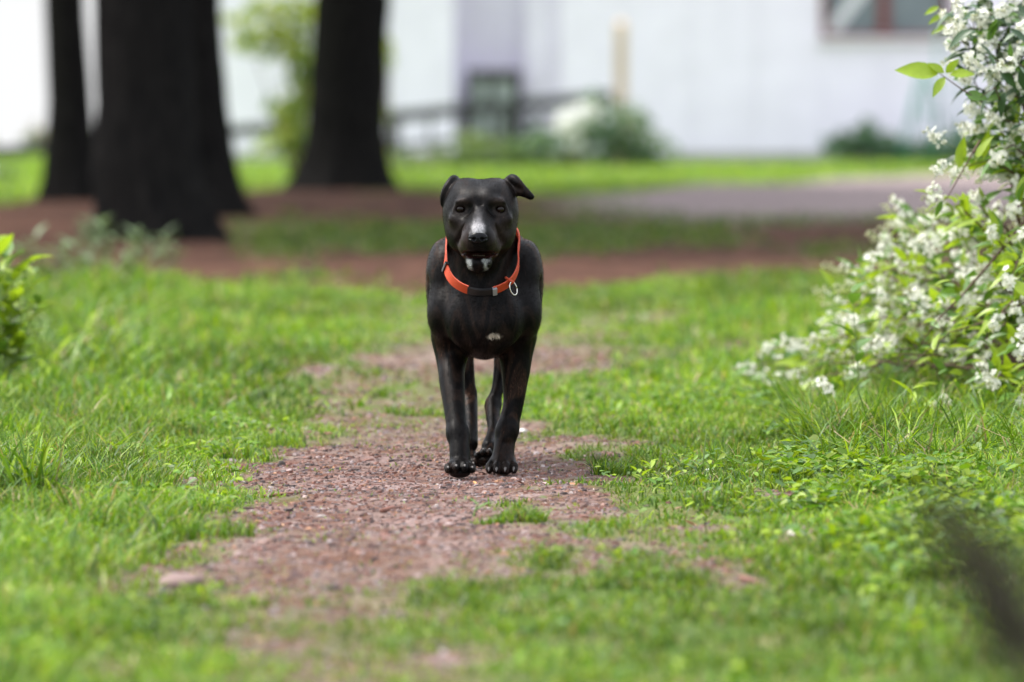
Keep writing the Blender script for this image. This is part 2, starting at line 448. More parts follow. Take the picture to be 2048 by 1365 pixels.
# small broad leaves (clover, creeping weeds) in the lawn
def leaflets(n, y0, y1, size):
    x, y = scatter(n, y0, y1, 0.3)
    b = bare(x, y); ne, gr, fa = zones(x, y)
    cl = fbm(x * 5 + 90, y * 3 + 13, 3)
    k = rng.random(len(x)) < (1 - b) ** 2 * smooth01(0.5, 0.62, cl) * (1 - ne) * (0.3 + smooth01(0.2, 0.9, np.abs(x)))
    x, y = x[k], y[k]; n = len(x)
    s = size * rng.uniform(0.6, 1.4, n); z = height(x, y) + rng.uniform(0.012, 0.05, n)
    az = rng.random(n) * 2 * np.pi; tl = rng.normal(0, 0.35, n)
    u = np.stack([np.cos(az), np.sin(az), tl], 1); v = np.stack([-np.sin(az), np.cos(az), rng.normal(0, 0.35, n)], 1)
    P = np.stack([x, y, z], 1)
    V = np.zeros((n, 6, 3))
    for i, (a_, b_, cz) in enumerate(((-1, 0, 0), (-.35, -.5, .12), (.45, -.42, .1), (1, 0, -.1), (.45, .42, .1), (-.35, .5, .12))):
        V[:, i] = P + u * (a_ * s)[:, None] + v * (b_ * s)[:, None]; V[:, i, 2] += cz * s
    c = green(n, 0.0, 1.3)
    bb = (np.arange(n) * 6)[:, None]
    return V.reshape(-1, 3), np.zeros((0, 3), int), np.concatenate([bb + np.array([0, 1, 2, 3]), bb + np.array([0, 3, 4, 5])]), np.repeat(c, 6, 0)
def right_only(q, x0):
    V, T, Qf, Cc = q; keep = V[::6, 0] > x0 + .02 * V[::6, 1]; idx = np.where(np.repeat(keep, 6))[0]; k = keep.sum(); bb = (np.arange(k) * 6)[:, None]
    return V[idx], T, np.concatenate([bb + np.array([0, 1, 2, 3]), bb + np.array([0, 3, 4, 5])]), Cc[idx]
clover = grass_object('ground_cover', [leaflets(42000, 8, 16, 0.0085), right_only(leaflets(60000, 9.5, 15, 0.0125), .28)])
tag(clover, 'small round leaved weeds growing through the grass', 'weeds', kind='stuff')

# ------------------------------------------------------------------ litter on the trodden earth
litter_mat, nt, p, out = new_mat('litter')
a = nt.nodes.new('ShaderNodeAttribute'); a.attribute_name = 'Col'
nn = noise_node(nt, 150); rr = ramp_node(nt, nn.outputs[0], [(.3, (.7,) * 3), (.7, (1.25,) * 3)])
nt.links.new(mul_node(nt, a.outputs['Color'], rr.outputs[0]), p.inputs['Base Color']); p.inputs['Roughness'].default_value = 0.6; p.inputs['Specular IOR Level'].default_value = 0.25
def litter(n, y0, y1, sc):
    x, y = scatter(n, y0, y1, 0.2)
    b = bare(x, y)
    k = rng.random(len(x)) < np.clip(b * 1.1 - 0.15, 0.02, 1); x, y = x[k], y[k]; n = len(x)
    kind = rng.random(n)
    L = np.where(kind < .30, rng.uniform(.005, .017, n), rng.gamma(2.2, .0013, n) + .0012) * sc
    W = np.where(kind < .30, rng.uniform(.0007, .0018, n), L * rng.uniform(.45, .9, n)) * np.where(kind < .30, sc, 1)
    H = np.where(kind < .30, .0014, np.minimum(L * .7, .0045)) * sc
    pal = np.array([(.17, .080, .060), (.21, .125, .100), (.13, .085, .076), (.25, .185, .172), (.22, .180, .178), (.065, .048, .045), (.32, .27, .255), (.34, .18, .10)])
    c = pal[rng.choice(8, n, p=[.24, .20, .22, .09, .09, .12, .015, .025])] * rng.uniform(.7, 1.25, (n, 1))
    az = rng.random(n) * np.pi; ca, sa = np.cos(az), np.sin(az); tz = rng.normal(0, .22, n)
    z = height(x, y) - 0.0012
    base = [(-1, -.6, 0), (.2, -1, 0), (1, .1, 0), (-.1, 1, 0), (-.75, -.35, 1), (.3, -.6, 1), (.75, .1, .8), (-.1, .6, 1)]
    V = np.zeros((n, 8, 3))
    for i, (u, v, w) in enumerate(base):
        jx = 1 + rng.normal(0, .18, n)
        V[:, i, 0] = x + (ca * u * L - sa * v * W) * jx; V[:, i, 1] = y + (sa * u * L + ca * v * W) * jx; V[:, i, 2] = z + w * H + u * L * tz * .5 + .001
    bb = (np.arange(n) * 8)[:, None]
    Qf = np.concatenate([bb + np.array(q) for q in ((4, 5, 6, 7), (0, 1, 5, 4), (1, 2, 6, 5), (2, 3, 7, 6), (3, 0, 4, 7))])
    return V.reshape(-1, 3), Qf, np.repeat(c, 8, 0)
ps = [litter(90000, 8.0, 15.5, 1.0), litter(14000, 15.5, 20, 1.6)]
lo = fast_mesh('litter', np.concatenate([q[0] for q in ps]), [np.concatenate([ps[0][1], ps[1][1] + len(ps[0][0])])], np.concatenate([q[2] for q in ps]), smooth=False)
lit = obj('path_litter', lo, litter_mat)
tag(lit, 'reddish needles, bark crumbs and grit on the trodden path', 'litter', kind='stuff')
# ------------------------------------------------------------------ the dog
DOG = Vector(((965 - 1024) * 12.72 / F, 12.72, 0.0))
H = 0.0027
LO = np.array([-0.150, -0.255, -0.012]); HI = np.array([0.158, 0.80, 0.640])
N = np.ceil((HI - LO) / H).astype(int)
FIELD = np.full(N, 1.0, np.float32)
AX = [LO[i] + H * np.arange(N[i]) for i in range(3)]
def _block(lo, hi):
    i0 = np.maximum(np.floor((np.asarray(lo) - LO) / H).astype(int), 0); i1 = np.minimum(np.ceil((np.asarray(hi) - LO) / H).astype(int) + 1, N)
    sl = tuple(slice(a, b) for a, b in zip(i0, i1))
    g = np.meshgrid(*[AX[i][sl[i]] for i in range(3)], indexing='ij')
    return sl, g
def _merge(sl, d, k, mode):
    a = FIELD[sl]
    if mode == 'sub': a, b = -a, d
    else: b = d
    hh = np.clip(0.5 + 0.5 * (b - a) / k, 0, 1)
    m = b * (1 - hh) + a * hh - k * hh * (1 - hh)
    FIELD[sl] = -m if mode == 'sub' else m
def rc(a, b, ra, rb, k=0.02, mode='add'):
    a = np.array(a, float); b = np.array(b, float); rm = max(ra, rb) + k + 3 * H
    sl, (X, Y, Z) = _block(np.minimum(a, b) - rm, np.maximum(a, b) + rm)
    ba = b - a; L = max(ba @ ba, 1e-12)
    t = np.clip(((X - a[0]) * ba[0] + (Y - a[1]) * ba[1] + (Z - a[2]) * ba[2]) / L, 0, 1)
    d = np.sqrt((X - a[0] - t * ba[0]) ** 2 + (Y - a[1] - t * ba[1]) ** 2 + (Z - a[2] - t * ba[2]) ** 2) - (ra + (rb - ra) * t)
    _merge(sl, d.astype(np.float32), k, mode)
def el(c, r, k=0.02, rot=None, mode='add'):
    c = np.array(c, float); r = np.array(r, float); rm = max(r) + k + 3 * H
    sl, (X, Y, Z) = _block(c - rm, c + rm)
    P = np.stack([X - c[0], Y - c[1], Z - c[2]], -1)
    if rot is not None:
        M = np.array(Matrix.Rotation(R(rot[0]), 3, 'X') @ Matrix.Rotation(R(rot[1]), 3, 'Y') @ Matrix.Rotation(R(rot[2]), 3, 'Z'))
        P = P @ M
    k0 = np.sqrt(((P / r) ** 2).sum(-1)); k1 = np.sqrt(((P / r ** 2) ** 2).sum(-1)) + 1e-9
    _merge(sl, (k0 * (k0 - 1) / k1).astype(np.float32), k, mode)
def chain(pts, k=0.02):
    """tapering limb through the points: smoothed to a spline, merged in one go"""
    P = np.array([q[0] for q in pts], float); rr_ = np.array([q[1] for q in pts], float); n = len(pts)
    u = np.linspace(0, n - 1, (n - 1) * 5 + 1); Q4 = np.concatenate([P, rr_[:, None]], 1)
    E = np.vstack([2 * Q4[0] - Q4[1], Q4, 2 * Q4[-1] - Q4[-2]])
    out_ = []
    for t in u:
        i = min(int(t), n - 2); f = t - i; a0, a1, a2, a3 = E[i], E[i + 1], E[i + 2], E[i + 3]
        out_.append(.5 * (2 * a1 + (a2 - a0) * f + (2 * a0 - 5 * a1 + 4 * a2 - a3) * f ** 2 + (3 * a1 - a0 - 3 * a2 + a3) * f ** 3))
    S = np.array(out_); rm = S[:, 3].max() + k + 3 * H
    sl, (X, Y, Z) = _block(S[:, :3].min(0) - rm, S[:, :3].max(0) + rm)
    D = np.full(X.shape, 1.0, np.float32)
    for a, b in zip(S[:-1], S[1:]):
        ba = b[:3] - a[:3]; L = max(ba @ ba, 1e-12)
        t = np.clip(((X - a[0]) * ba[0] + (Y - a[1]) * ba[1] + (Z - a[2]) * ba[2]) / L, 0, 1)
        d = np.sqrt((X - a[0] - t * ba[0]) ** 2 + (Y - a[1] - t * ba[1]) ** 2 + (Z - a[2] - t * ba[2]) ** 2) - (a[3] + (b[3] - a[3]) * t)
        np.minimum(D, d, out=D)
    _merge(sl, D, k, 'add')

# --- trunk
el((.004, .16, .362), (.108, .22, .122), .03)                      # rib cage
rc((.003, .28, .375), (.0, .56, .415), .100, .074, .05)            # loin
el((.0, .585, .415), (.080, .11, .080), .04)                       # pelvis
el((.003, .12, .445), (.060, .13, .050), .05)                      # withers
el((.003, .02, .302), (.064, .12, .066), .035)                     # brisket
el((.002, -.035, .342), (.052, .050, .062), .04)                   # breastbone
for s in (-1, 1):
    o = .004
    el((s * .082 + o, .075, .385), (.038, .085, .095), .03, rot=(18, s * 5, 0))     # shoulder blade
    el((s * .081 + o, .015, .330), (.037, .058, .056), .022, rot=(-25, 0, 0))       # point of shoulder
    el((s * .047 + o, -.045, .318), (.030, .036, .050), .02)                        # breast muscle
    el((s * .070 + o * .5, .060, .285), (.032, .052, .062), .022)                        # upper arm
# --- neck
rc((.0, -.005, .500), (.002, .11, .405), .058, .092, .035)
rc((.0, -.040, .455), (.002, -.010, .365), .047, .056, .03)
# grooves between the muscles
for s in (-1, 1):
    rc((s * .118 + .003, .035, .395), (s * .112 + .003, .020, .300), .0025, .0020, .020, mode='sub')         # shoulder blade edge
NECK = FIELD.copy()
# --- front legs
def paw(c, pitch, yaw, s, raised=0.0):
    """four toes, knuckles, pads; c = under the middle of the paw"""
    M = Matrix.Translation(Vector(c)) @ Matrix.Rotation(R(yaw), 4, 'Z') @ Matrix.Rotation(R(pitch), 4, 'X')
    T = lambda v: tuple(M @ Vector(v))
    el(T((0, .004, .022 * s)), (.0235 * s, .026 * s, .019 * s), .010, rot=(pitch, 0, yaw))
    el(T((0, -.004, .010 * s)), (.021 * s, .026 * s, .010 * s), .006)
    claws = []
    for dx, dy in ((-.0220, .003), (-.0076, -.009), (.0076, -.009), (.0220, .003)):
        rc(T((dx * s * .72, dy + .004, .026 * s)), T((dx * s, dy - .018 * s, .017 * s)), .0084 * s, .0084 * s, .0028)
        rc(T((dx * s, dy - .018 * s, .017 * s)), T((dx * s * 1.04, dy - .025 * s, .010 * s)), .0083 * s, .0072 * s, .002)
        claws.append((T((dx * s * 1.04, dy - .028 * s, .0145 * s)), T((dx * s * 1.06, dy - .041 * s, .0085 * s))))
    return claws
CLAWS = []
# leg on the left of the picture, swung forward
chain([((-.068, .055, .275), .033), ((-.064, .035, .232), .0285), ((-.063, .000, .195), .0262), ((-.0565, -.050, .135), .0218), ((-.0515, -.080, .098), .0212), ((-.047, -.100, .070), .0205), ((-.0455, -.116, .044), .021)], .018)
el((-.0495, -.085, .088), (.0225, .022, .022), .012)
el((-.064, .045, .225), (.024, .034, .036), .016)
rc((-.066, .085, .262), (-.060, .060, .225), .016, .012, .012)     # elbow
rc((-.0575, -.038, .175), (-.0480, -.098, .075), .0040, .0085, .010)   # tendon ridge
CLAWS += paw((-.0455, -.142, .0020), -20, 3, 1.06)
# leg on the right, standing
chain([((.073, .055, .275), .034), ((.068, .050, .232), .0300), ((.067, .046, .195), .027), ((.0635, .040, .145), .0212), ((.053, .034, .100), .0212), ((.047, .028, .070), .0212), ((.043, .016, .042), .022)], .018)
el((.051, .030, .090), (.0225, .023, .022), .012)
el((.070, .055, .225), (.024, .034, .036), .016)
rc((.072, .090, .262), (.066, .070, .225), .016, .012, .012)
rc((.0640, .034, .180), (.0480, .010, .075), .0040, .0085, .010)
CLAWS += paw((.041, .004, .000), 0, -4, 1.10)
# --- hind legs
for s, hipx in ((-1, -.062), (1, .066)):
    el((hipx, .53, .365), (.046, .105, .110), .04, rot=(15, 0, 0))
chain([((-.066, .47, .300), .052), ((-.052, .42, .235), .032), ((-.035, .395, .165), .018), ((-.031, .385, .132), .0185), ((-.026, .32, .088), .0145), ((-.027, .245, .048), .0165)], .02)
rc((-.031, .395, .150), (-.031, .400, .132), .014, .014, .01)
CLAWS += paw((-.028, .225, .000), 0, 2, .88)
chain([((.070, .47, .300), .052), ((.050, .41, .230), .028), ((.031, .365, .160), .0135), ((.0205, .345, .122), .0165), ((.0215, .270, .075), .0125), ((.012, .200, .046), .0150)], .018)
el((.0205, .350, .124), (.0155, .018, .017), .01)
CLAWS += paw((.0055, .178, .012), -38, 4, .80)
# --- tail
chain([((0, .66, .450), .026), ((0, .71, .415), .018), ((.004, .745, .35), .013), ((.006, .755, .28), .008)], .03)

# --- head
hx = -.0035
el((hx, -.045, .549), (.066, .082, .0560), .016)
for s in (-1, 1): el((hx + s * .034, -.040, .560), (.037, .072, .0475), .022)
el((hx, -.10, .543), (.050, .040, .046), .022)                      # forehead
for s in (-1, 1):
    el((hx + s * .045, -.055, .519), (.0285, .058, .047), .024)      # cheek
    el((hx + s * .040, -.085, .490), (.0250, .045, .032), .020)      # jaw muscle
    el((hx + s * .034, -.127, .5630), (.0170, .0110, .0070), .014, rot=(0, s * 10, 0))   # brow
    el((hx + s * .043, -.120, .527), (.0200, .0150, .0130), .016)    # cheekbone
rc((hx, -.10, .510), (hx - .003, -.186, .4925), .045, .0300, .022)   # muzzle
rc((hx, -.115, .537), (hx - .004, -.207, .5035), .0205, .0150, .018) # bridge
for s in (-1, 1):
    el((hx - .003 + s * .0155, -.172, .4825), (.0205, .040, .0265), .010)     # upper lips
    el((hx - .002 + s * .0270, -.138, .4690), (.0160, .034, .0200), .012)      # lip corner
el((hx - .004, -.196, .475), (.0185, .018, .0150), .012)
# lower jaw, mouth a little open
rc((hx, -.085, .457), (hx - .003, -.162, .4400), .033, .0185, .018)
el((hx - .003, -.158, .4375), (.0255, .030, .0140), .012)
el((hx - .003, -.186, .4575), (.0310, .034, .0075), .005, mode='sub')
for s in (-1, 1): rc((hx - .003 + s * .010, -.190, .4575), (hx - .002 + s * .044, -.132, .4600), .0040, .0030, .005, mode='sub')
# fold behind each mouth corner, crease between cheek and muzzle, furrow on the forehead
for s in (-1, 1):
    rc((hx + s * .030, -.150, .512), (hx + s * .0440, -.128, .482), .0016, .0020, .010, mode='sub')
rc((hx + .001, -.142, .578), (hx, -.140, .556), .0022, .0016, .010, mode='sub')
# eyes
EYES = []
for ex, ez in ((-.0440, .5470), (.0368, .5465)):
    s = -1 if ex < 0 else 1
    el((ex - s * .004, -.1405, ez - .001), (.0180, .0075, .0110), .016, mode='sub')
    ix = int(round((ex - LO[0]) / H)); iz = int(round((ez - LO[2]) / H))
    colm = FIELD[ix, :, iz]; iy = int(np.argmax(colm < 0)); ys = LO[1] + H * iy
    EYES.append(Vector((ex, ys + .0040, ez)))
    el((ex, ys + .0035, ez), (.0150, .0070, .0118), .006)                              # lids
    el((ex, ys - .0010, ez), (.0098, .0085, .0060), .0035, rot=(0, s * 10, 0), mode='sub')
# ears: the one on the right stands out and folds over, the one on the left is seen edge on
chain([((.052, -.010, .585), .018), ((.058, -.028, .604), .0118), ((.066, -.042, .606), .0095), ((.082, -.056, .590), .0075), ((.1015, -.062, .5715), .0045)], .008)
chain([((.058, -.025, .590), .013), ((.074, -.046, .583), .0095), ((.098, -.060, .5705), .0050)], .008)
el((.072, -.066, .590), (.012, .010, .008), .007, mode='sub', rot=(0, 30, 0))
chain([((-.050, -.006, .585), .013), ((-.0560, -.024, .605), .0092), ((-.0620, -.040, .604), .0088), ((-.0735, -.054, .588), .0080), ((-.0800, -.056, .570), .0065), ((-.0815, -.054, .555), .0042)], .005)

def surface_nets(f, lo, h):
    s = f < 0
    c = np.zeros(np.array(f.shape) - 1, np.int8)
    for i in (0, 1):
        for j in (0, 1):
            for k in (0, 1): c += s[i:i + c.shape[0], j:j + c.shape[1], k:k + c.shape[2]]
    act = (c > 0) & (c < 8); idx = np.argwhere(act)
    corner = [(i, j, k) for i in (0, 1) for j in (0, 1) for k in (0, 1)]
    val = {q: f[idx[:, 0] + q[0], idx[:, 1] + q[1], idx[:, 2] + q[2]] for q in corner}
    acc = np.zeros((len(idx), 3)); cnt = np.zeros(len(idx))
    for q in corner:
        for ax in range(3):
            if q[ax] == 0:
                r = list(q); r[ax] = 1; r = tuple(r)
                a, b = val[q], val[r]; m = (a < 0) != (b < 0)
                t = a[m] / (a[m] - b[m])
                pnt = np.tile(np.array(q, float), (m.sum(), 1)); pnt[:, ax] = t
                acc[m] += pnt; cnt[m] += 1
    V = (idx + acc / cnt[:, None]) * h + lo
    vid = np.full(act.shape, -1, np.int64); vid[act] = np.arange(len(idx))
    quads = []
    for ax in range(3):
        o = [0, 1, 2]; o.remove(ax); b, cc = o
        sl0 = [slice(None)] * 3; sl1 = [slice(None)] * 3; sl0[ax] = slice(0, -1); sl1[ax] = slice(1, None)
        e = s[tuple(sl0)] != s[tuple(sl1)]
        E = np.argwhere(e); E = E[(E[:, b] > 0) & (E[:, cc] > 0) & (E[:, b] < f.shape[b] - 1) & (E[:, cc] < f.shape[cc] - 1)]
        def cell(db, dc):
            q = E.copy(); q[:, b] += db; q[:, cc] += dc; return vid[q[:, 0], q[:, 1], q[:, 2]]
        qd = np.stack([cell(-1, -1), cell(0, -1), cell(0, 0), cell(-1, 0)], 1)
        inside = s[E[:, 0], E[:, 1], E[:, 2]]
        if ax == 1: inside = ~inside
        qd[~inside] = qd[~inside][:, ::-1]
        quads.append(qd)
    return V, np.concatenate(quads)
BV, BQ = surface_nets(FIELD, LO, H)
# one light relaxation against voxel steps
nb = np.zeros_like(BV); ct = np.zeros(len(BV))
for i in range(4):
    np.add.at(nb, BQ[:, i], BV[BQ[:, (i + 1) % 4]]); np.add.at(ct, BQ[:, i], 1)
BV = BV * 0.5 + 0.5 * nb / np.maximum(ct, 1)[:, None]

# coat colour: black with brown brindle, white muzzle stripe, chin and chest spot (all part of the coat)
x, y, z = BV.T
coat = np.zeros((len(BV), 3)) + np.array((0.0026, 0.0022, 0.0022))
br = fbm(z * 55 + 20 * fbm(x * 20, y * 12, 2), y * 14 + x * 25, 3)
body_w = smooth01(-.02, .10, y) * 0.9 + 0.25
coat = lerp3(coat, (0.026, 0.0155, 0.011), smooth01(.46, .68, br) * body_w)
face = (y < -.08) & (z > .40)
coat = lerp3(coat, (0.018, 0.012, 0.0105), smooth01(.012, .03, np.abs(x - hx)) * (1 - smooth01(.040, .062, np.abs(x - hx))) * smooth01(-.09, -.12, y) * (1 - smooth01(.50, .53, z)) * smooth01(.455, .47, z) * .8)
wn_ = fbm(x * 160, z * 90, 3) - .5
stripe = (1 - smooth01(.0070, .0200, np.abs(x - hx + .0040) + wn_ * .010 + .007 * smooth01(.508, .540, z))) * smooth01(.494, .502, z) * (1 - smooth01(.525, .560, z)) * (y < -.10)
coat = lerp3(coat, (.33, .32, .33), stripe ** 1.2 * (.16 + .84 * (1 - smooth01(.503, .538, z)) ** 1.5) * .95)
fore = np.exp(-(((x - hx - .004) / .010) ** 2 + ((z - .583) / .008) ** 2)) * (y < -.06)
coat = lerp3(coat, (.10, .095, .09), fore * .5)
for s_ in (-1, 1):      # brown tinge over the eyes and on the cheeks
    sp = np.exp(-(((x - hx - s_ * .034) / .012) ** 2 + ((z - .563) / .006) ** 2)) * (y < -.10); coat = lerp3(coat, (.030, .022, .019), sp * .8)
    sp = np.exp(-(((x - hx - s_ * .052) / .014) ** 2 + ((z - .515) / .018) ** 2)) * (y < -.05); coat = lerp3(coat, (.017, .013, .012), sp * .8)
for e in EYES:
    q = np.sqrt(((x - e.x) / 1.25) ** 2 + (z - e.z) ** 2); sp = smooth01(.0070, .0095, q) * (1 - smooth01(.0110, .0150, q)) * (y < -.10); coat = lerp3(coat, (.018, .014, .0125), sp * .7)
mott = fbm(x * 38 + 4, z * 38 + y * 30, 4); coat = coat * (.65 + .75 * mott)[:, None]
chin = (z < .4475) * (z > .405) * (y < -.145)
cm = chin * (1 - smooth01(.0025, .0075, np.abs(np.abs(x - hx + .006) - .0165) + wn_ * .012)) * smooth01(.420, .432, z + wn_ * .01) * .8
coat = lerp3(coat, (.26, .27, .26), np.clip(cm, 0, 1))
q = np.sqrt(((x - .021) / .016) ** 2 + ((z - .289 + .25 * np.abs(x - .021)) / .0065) ** 2) + wn_ * 1.2
coat = lerp3(coat, (.36, .31, .25), (1 - smooth01(.45, 1.15, q)) * (y < .03) * .8)
mouth = (z > .4495) & (z < .4625) & (y < -.135) & (y > -.192)
coat = lerp3(coat, (.030, .010, .009), mouth * .8)
pads = (z < .012) & (y < .25)
coat = lerp3(coat, (.018, .011, .010), pads * .8)

coat_mat, nt, p, out = new_mat('short_coat')
a = nt.nodes.new('ShaderNodeAttribute'); a.attribute_name = 'Col'
hn = noise_node(nt, 420, 3, .6, stretch=(1, 1, .28)); hr = ramp_node(nt, hn.outputs[0], [(.3, (.62,) * 3), (.7, (1.4,) * 3)])
nt.links.new(mul_node(nt, a.outputs['Color'], hr.outputs[0]), p.inputs['Base Color'])
p.inputs['Specular IOR Level'].default_value = 0.068
rn = noise_node(nt, 26, 4); mr = nt.nodes.new('ShaderNodeMapRange'); mr.inputs[3].default_value = .36; mr.inputs[4].default_value = .50
nt.links.new(rn.outputs[0], mr.inputs[0]); nt.links.new(mr.outputs[0], p.inputs['Roughness'])
p.inputs['Sheen Weight'].default_value = 0.0; p.inputs['Sheen Roughness'].default_value = 0.4
bump_node(nt, hn.outputs[0], p, 0.25, 0.0015)

dog = empty('dog', DOG)
tag(dog, 'black short haired dog with white muzzle stripe walking along the dirt path', 'dog')
body = obj('body', fast_mesh('dog_body', BV, [BQ], coat), coat_mat, dog)

# short hairs lying along the body break up the outline and the shine
hr_ = np.random.default_rng(12); NH = 120000
qa, qb, qc = BV[BQ[:, 0]], BV[BQ[:, 1]], BV[BQ[:, 2]]
fn = np.cross(qb - qa, qc - qa); fl = np.linalg.norm(fn, axis=1) + 1e-12; fn = fn / fl[:, None]
okf = np.ones(len(BQ), bool)
for e in EYES: okf &= np.linalg.norm(qa - np.array(e), axis=1) > .0135
okf &= ~((qa[:, 1] < -.19) & (qa[:, 2] > .478) & (qa[:, 2] < .506)); okf &= ~((qa[:, 1] < -.13) & (qa[:, 2] > .447) & (qa[:, 2] < .466)); okf &= qa[:, 2] > .008
pf = fl * okf; fi = hr_.choice(len(BQ), NH, p=pf / pf.sum())
u_, v_ = hr_.random(NH), hr_.random(NH); hp = BV[BQ[fi, 0]] + (BV[BQ[fi, 1]] - BV[BQ[fi, 0]]) * u_[:, None] + (BV[BQ[fi, 3]] - BV[BQ[fi, 0]]) * v_[:, None]
hn_ = fn[fi]; isleg = smooth01(.30, .22, hp[:, 2]); ishead = ((hp[:, 1] < -.03) & (hp[:, 2] > .42)).astype(float)
fld = np.stack([.0 * isleg, .75 * (1 - isleg), -.55 - .9 * isleg], 1)
hd_ = np.stack([(hp[:, 0] - hx) * 6, np.full(NH, .8), (hp[:, 2] - .50) * 6], 1)
fld = fld * (1 - ishead[:, None]) + hd_ * ishead[:, None] + hr_.normal(0, .16, (NH, 3))
fld -= hn_ * (fld * hn_).sum(1)[:, None]; fld /= np.linalg.norm(fld, axis=1)[:, None] + 1e-9
sd_ = np.cross(hn_, fld); Lh = hr_.uniform(.004, .009, NH)[:, None] * (1 - .45 * ishead[:, None]); wh = .00028
tip = hp + fld * Lh + hn_ * Lh * hr_.uniform(.12, .48, NH)[:, None]; base_ = hp - hn_ * .0004
HVt = np.stack([base_ - sd_ * wh, base_ + sd_ * wh, tip], 1).reshape(-1, 3)
hc = coat[BQ[fi, 0]] * hr_.gamma(1.2, 1.25, (NH, 1)) * (1 + np.array((.35, .05, -.1)) * (1 - ishead[:, None]) * (hp[:, 1] > -.02)[:, None])
hair_mat, nt, p, out = new_mat('coat_hair')
a = nt.nodes.new('ShaderNodeAttribute'); a.attribute_name = 'Col'; hno = noise_node(nt, 60); hra = ramp_node(nt, hno.outputs[0], [(.3, (.75,) * 3), (.7, (1.25,) * 3)])
nt.links.new(mul_node(nt, a.outputs['Color'], hra.outputs[0]), p.inputs['Base Color']); p.inputs['Roughness'].default_value = .4; p.inputs['Specular IOR Level'].default_value = .02
o = obj('short_hair', fast_mesh('short_hair', HVt, [np.arange(NH * 3).reshape(-1, 3)], np.repeat(hc, 3, 0)), hair_mat, dog); tag(o, kind='stuff')

eye_mat, nt, p, out = new_mat('eye'); p.inputs['Base Color'].default_value = (.018, .009, .005, 1); p.inputs['Roughness'].default_value = .03; p.inputs['Specular IOR Level'].default_value = .2
en = noise_node(nt, 90); er = ramp_node(nt, en.outputs[0], [(.3, (.004, .0025, .002)), (.7, (.012, .006, .004))]); nt.links.new(er.outputs[0], p.inputs['Base Color'])
def ball(mb, c, r, nu=14, nv=9, c_=None):
    V = []; Q = []; T = []
    for j in range(1, nv):
        ph = math.pi * j / nv
        for i in range(nu):
            th = 2 * math.pi * i / nu
            V.append((c[0] + r[0] * math.sin(ph) * math.cos(th), c[1] + r[1] * math.sin(ph) * math.sin(th), c[2] + r[2] * math.cos(ph)))
    for j in range(nv - 2):
        for i in range(nu): Q.append((j*nu+i, (j+1)*nu+i, (j+1)*nu+(i+1) % nu, j*nu+(i+1) % nu))
    n0 = len(V); V += [(c[0], c[1], c[2] + r[2]), (c[0], c[1], c[2] - r[2])]
    for i in range(nu): T.append((n0, i, (i+1) % nu)); T.append((n0+1, (nv-2)*nu+(i+1) % nu, (nv-2)*nu+i))
    mb.add(V, T, Q, c_)
for e in EYES:
    m = MB(); ball(m, e + Vector((0, .0010, 0)), (.0100, .0095, .0092), 20, 14); m.build('eye', eye_mat, dog)
# nose leather with two nostrils
nose_mat = plain('nose_leather', (.004, .004, .005), rough=.30, vary=.3, scale=300, spec=.12, bump=.4, bdist=.001)
_F, _LO, _N, _AX, _H = FIELD, LO, N, AX, H
H = .0011; LO = np.array([hx - .034, -.252, .462]); N = np.array([62, 56, 50]); AX = [LO[i] + H * np.arange(N[i]) for i in range(3)]
FIELD = np.full(N, 1.0, np.float32)
nx_ = hx - .0045
el((nx_, -.2145, .4945), (.0170, .0125, .0105), .004)
el((nx_, -.216, .4870), (.0125, .012, .0080), .006)
for s in (-1, 1):
    el((nx_ + s * .0115, -.212, .4905), (.0085, .012, .0085), .004)
    el((nx_ + s * .0085, -.226, .4885), (.0042, .006, .0034), .002, mode='sub', rot=(0, s * 30, 0))
    rc((nx_ + s * .010, -.226, .488), (nx_ + s * .019, -.217, .4905), .0016, .0014, .002, mode='sub')
rc((nx_, -.228, .489), (nx_, -.226, .478), .0008, .0010, .002, mode='sub')
NV, NQ = surface_nets(FIELD, LO, H)
obj('nose', fast_mesh('dog_nose', NV, [NQ]), nose_mat, dog)
FIELD, LO, N, AX, H = _F, _LO, _N, _AX, _H
# lower front teeth
tooth = plain('tooth', (.085, .07, .055), spec=.1, rough=.5, vary=.15, scale=200)
m = MB()
for i in range(6):
    u = (i - 2.5) * .0042
    ball(m, (hx - .003 + u, -.183 + abs(u) * .25, .4545), (.0015, .0015, .0015), 6, 5)
m.build('teeth', tooth, dog)
# claws
claw_mat = plain('claw', (.075, .068, .064), rough=.35, vary=.3, scale=200)
for a_, b_ in CLAWS:
    m = MB(); a_ = Vector(a_); b_ = Vector(b_); mid = (a_ + b_) / 2 + Vector((0, 0, .0016))
    m.tube([a_, mid, b_], [.0028, .0023, .0008], 6); m.build('claw', claw_mat, dog)

# --- collar: follows the neck, hangs low in front
collar_mat, nt, p, out = new_mat('orange_webbing')
wv = nt.nodes.new('ShaderNodeTexWave'); wv.inputs['Scale'].default_value = 260; wv.inputs['Distortion'].default_value = 1.0
tcn = nt.nodes.new('ShaderNodeTexCoord'); nt.links.new(tcn.outputs['Object'], wv.inputs['Vector'])
cr = ramp_node(nt, wv.outputs[0], [(0, (.36, .031, .006)), (1, (.52, .058, .010))]); nt.links.new(cr.outputs[0], p.inputs['Base Color'])
p.inputs['Roughness'].default_value = .6; bump_node(nt, wv.outputs[0], p, .4, .001)
black_plastic = plain('black_plastic', (.012, .012, .013), rough=.35, vary=.2)
grey_metal = plain('grey_metal', (.42, .44, .48), rough=.32, vary=.1, metal=.6)
steel = plain('polished_steel', (.55, .53, .48), rough=.2, vary=.08, metal=1.0)
Cc = np.array((-.001, -.020, .447)); Uv = np.array((1., 0, 0)); Vv = np.array((0, -.72, -.69)); Vv /= np.linalg.norm(Vv)
Wv = np.cross(Uv, Vv); Wv = Wv if Wv[2] > 0 else -Wv
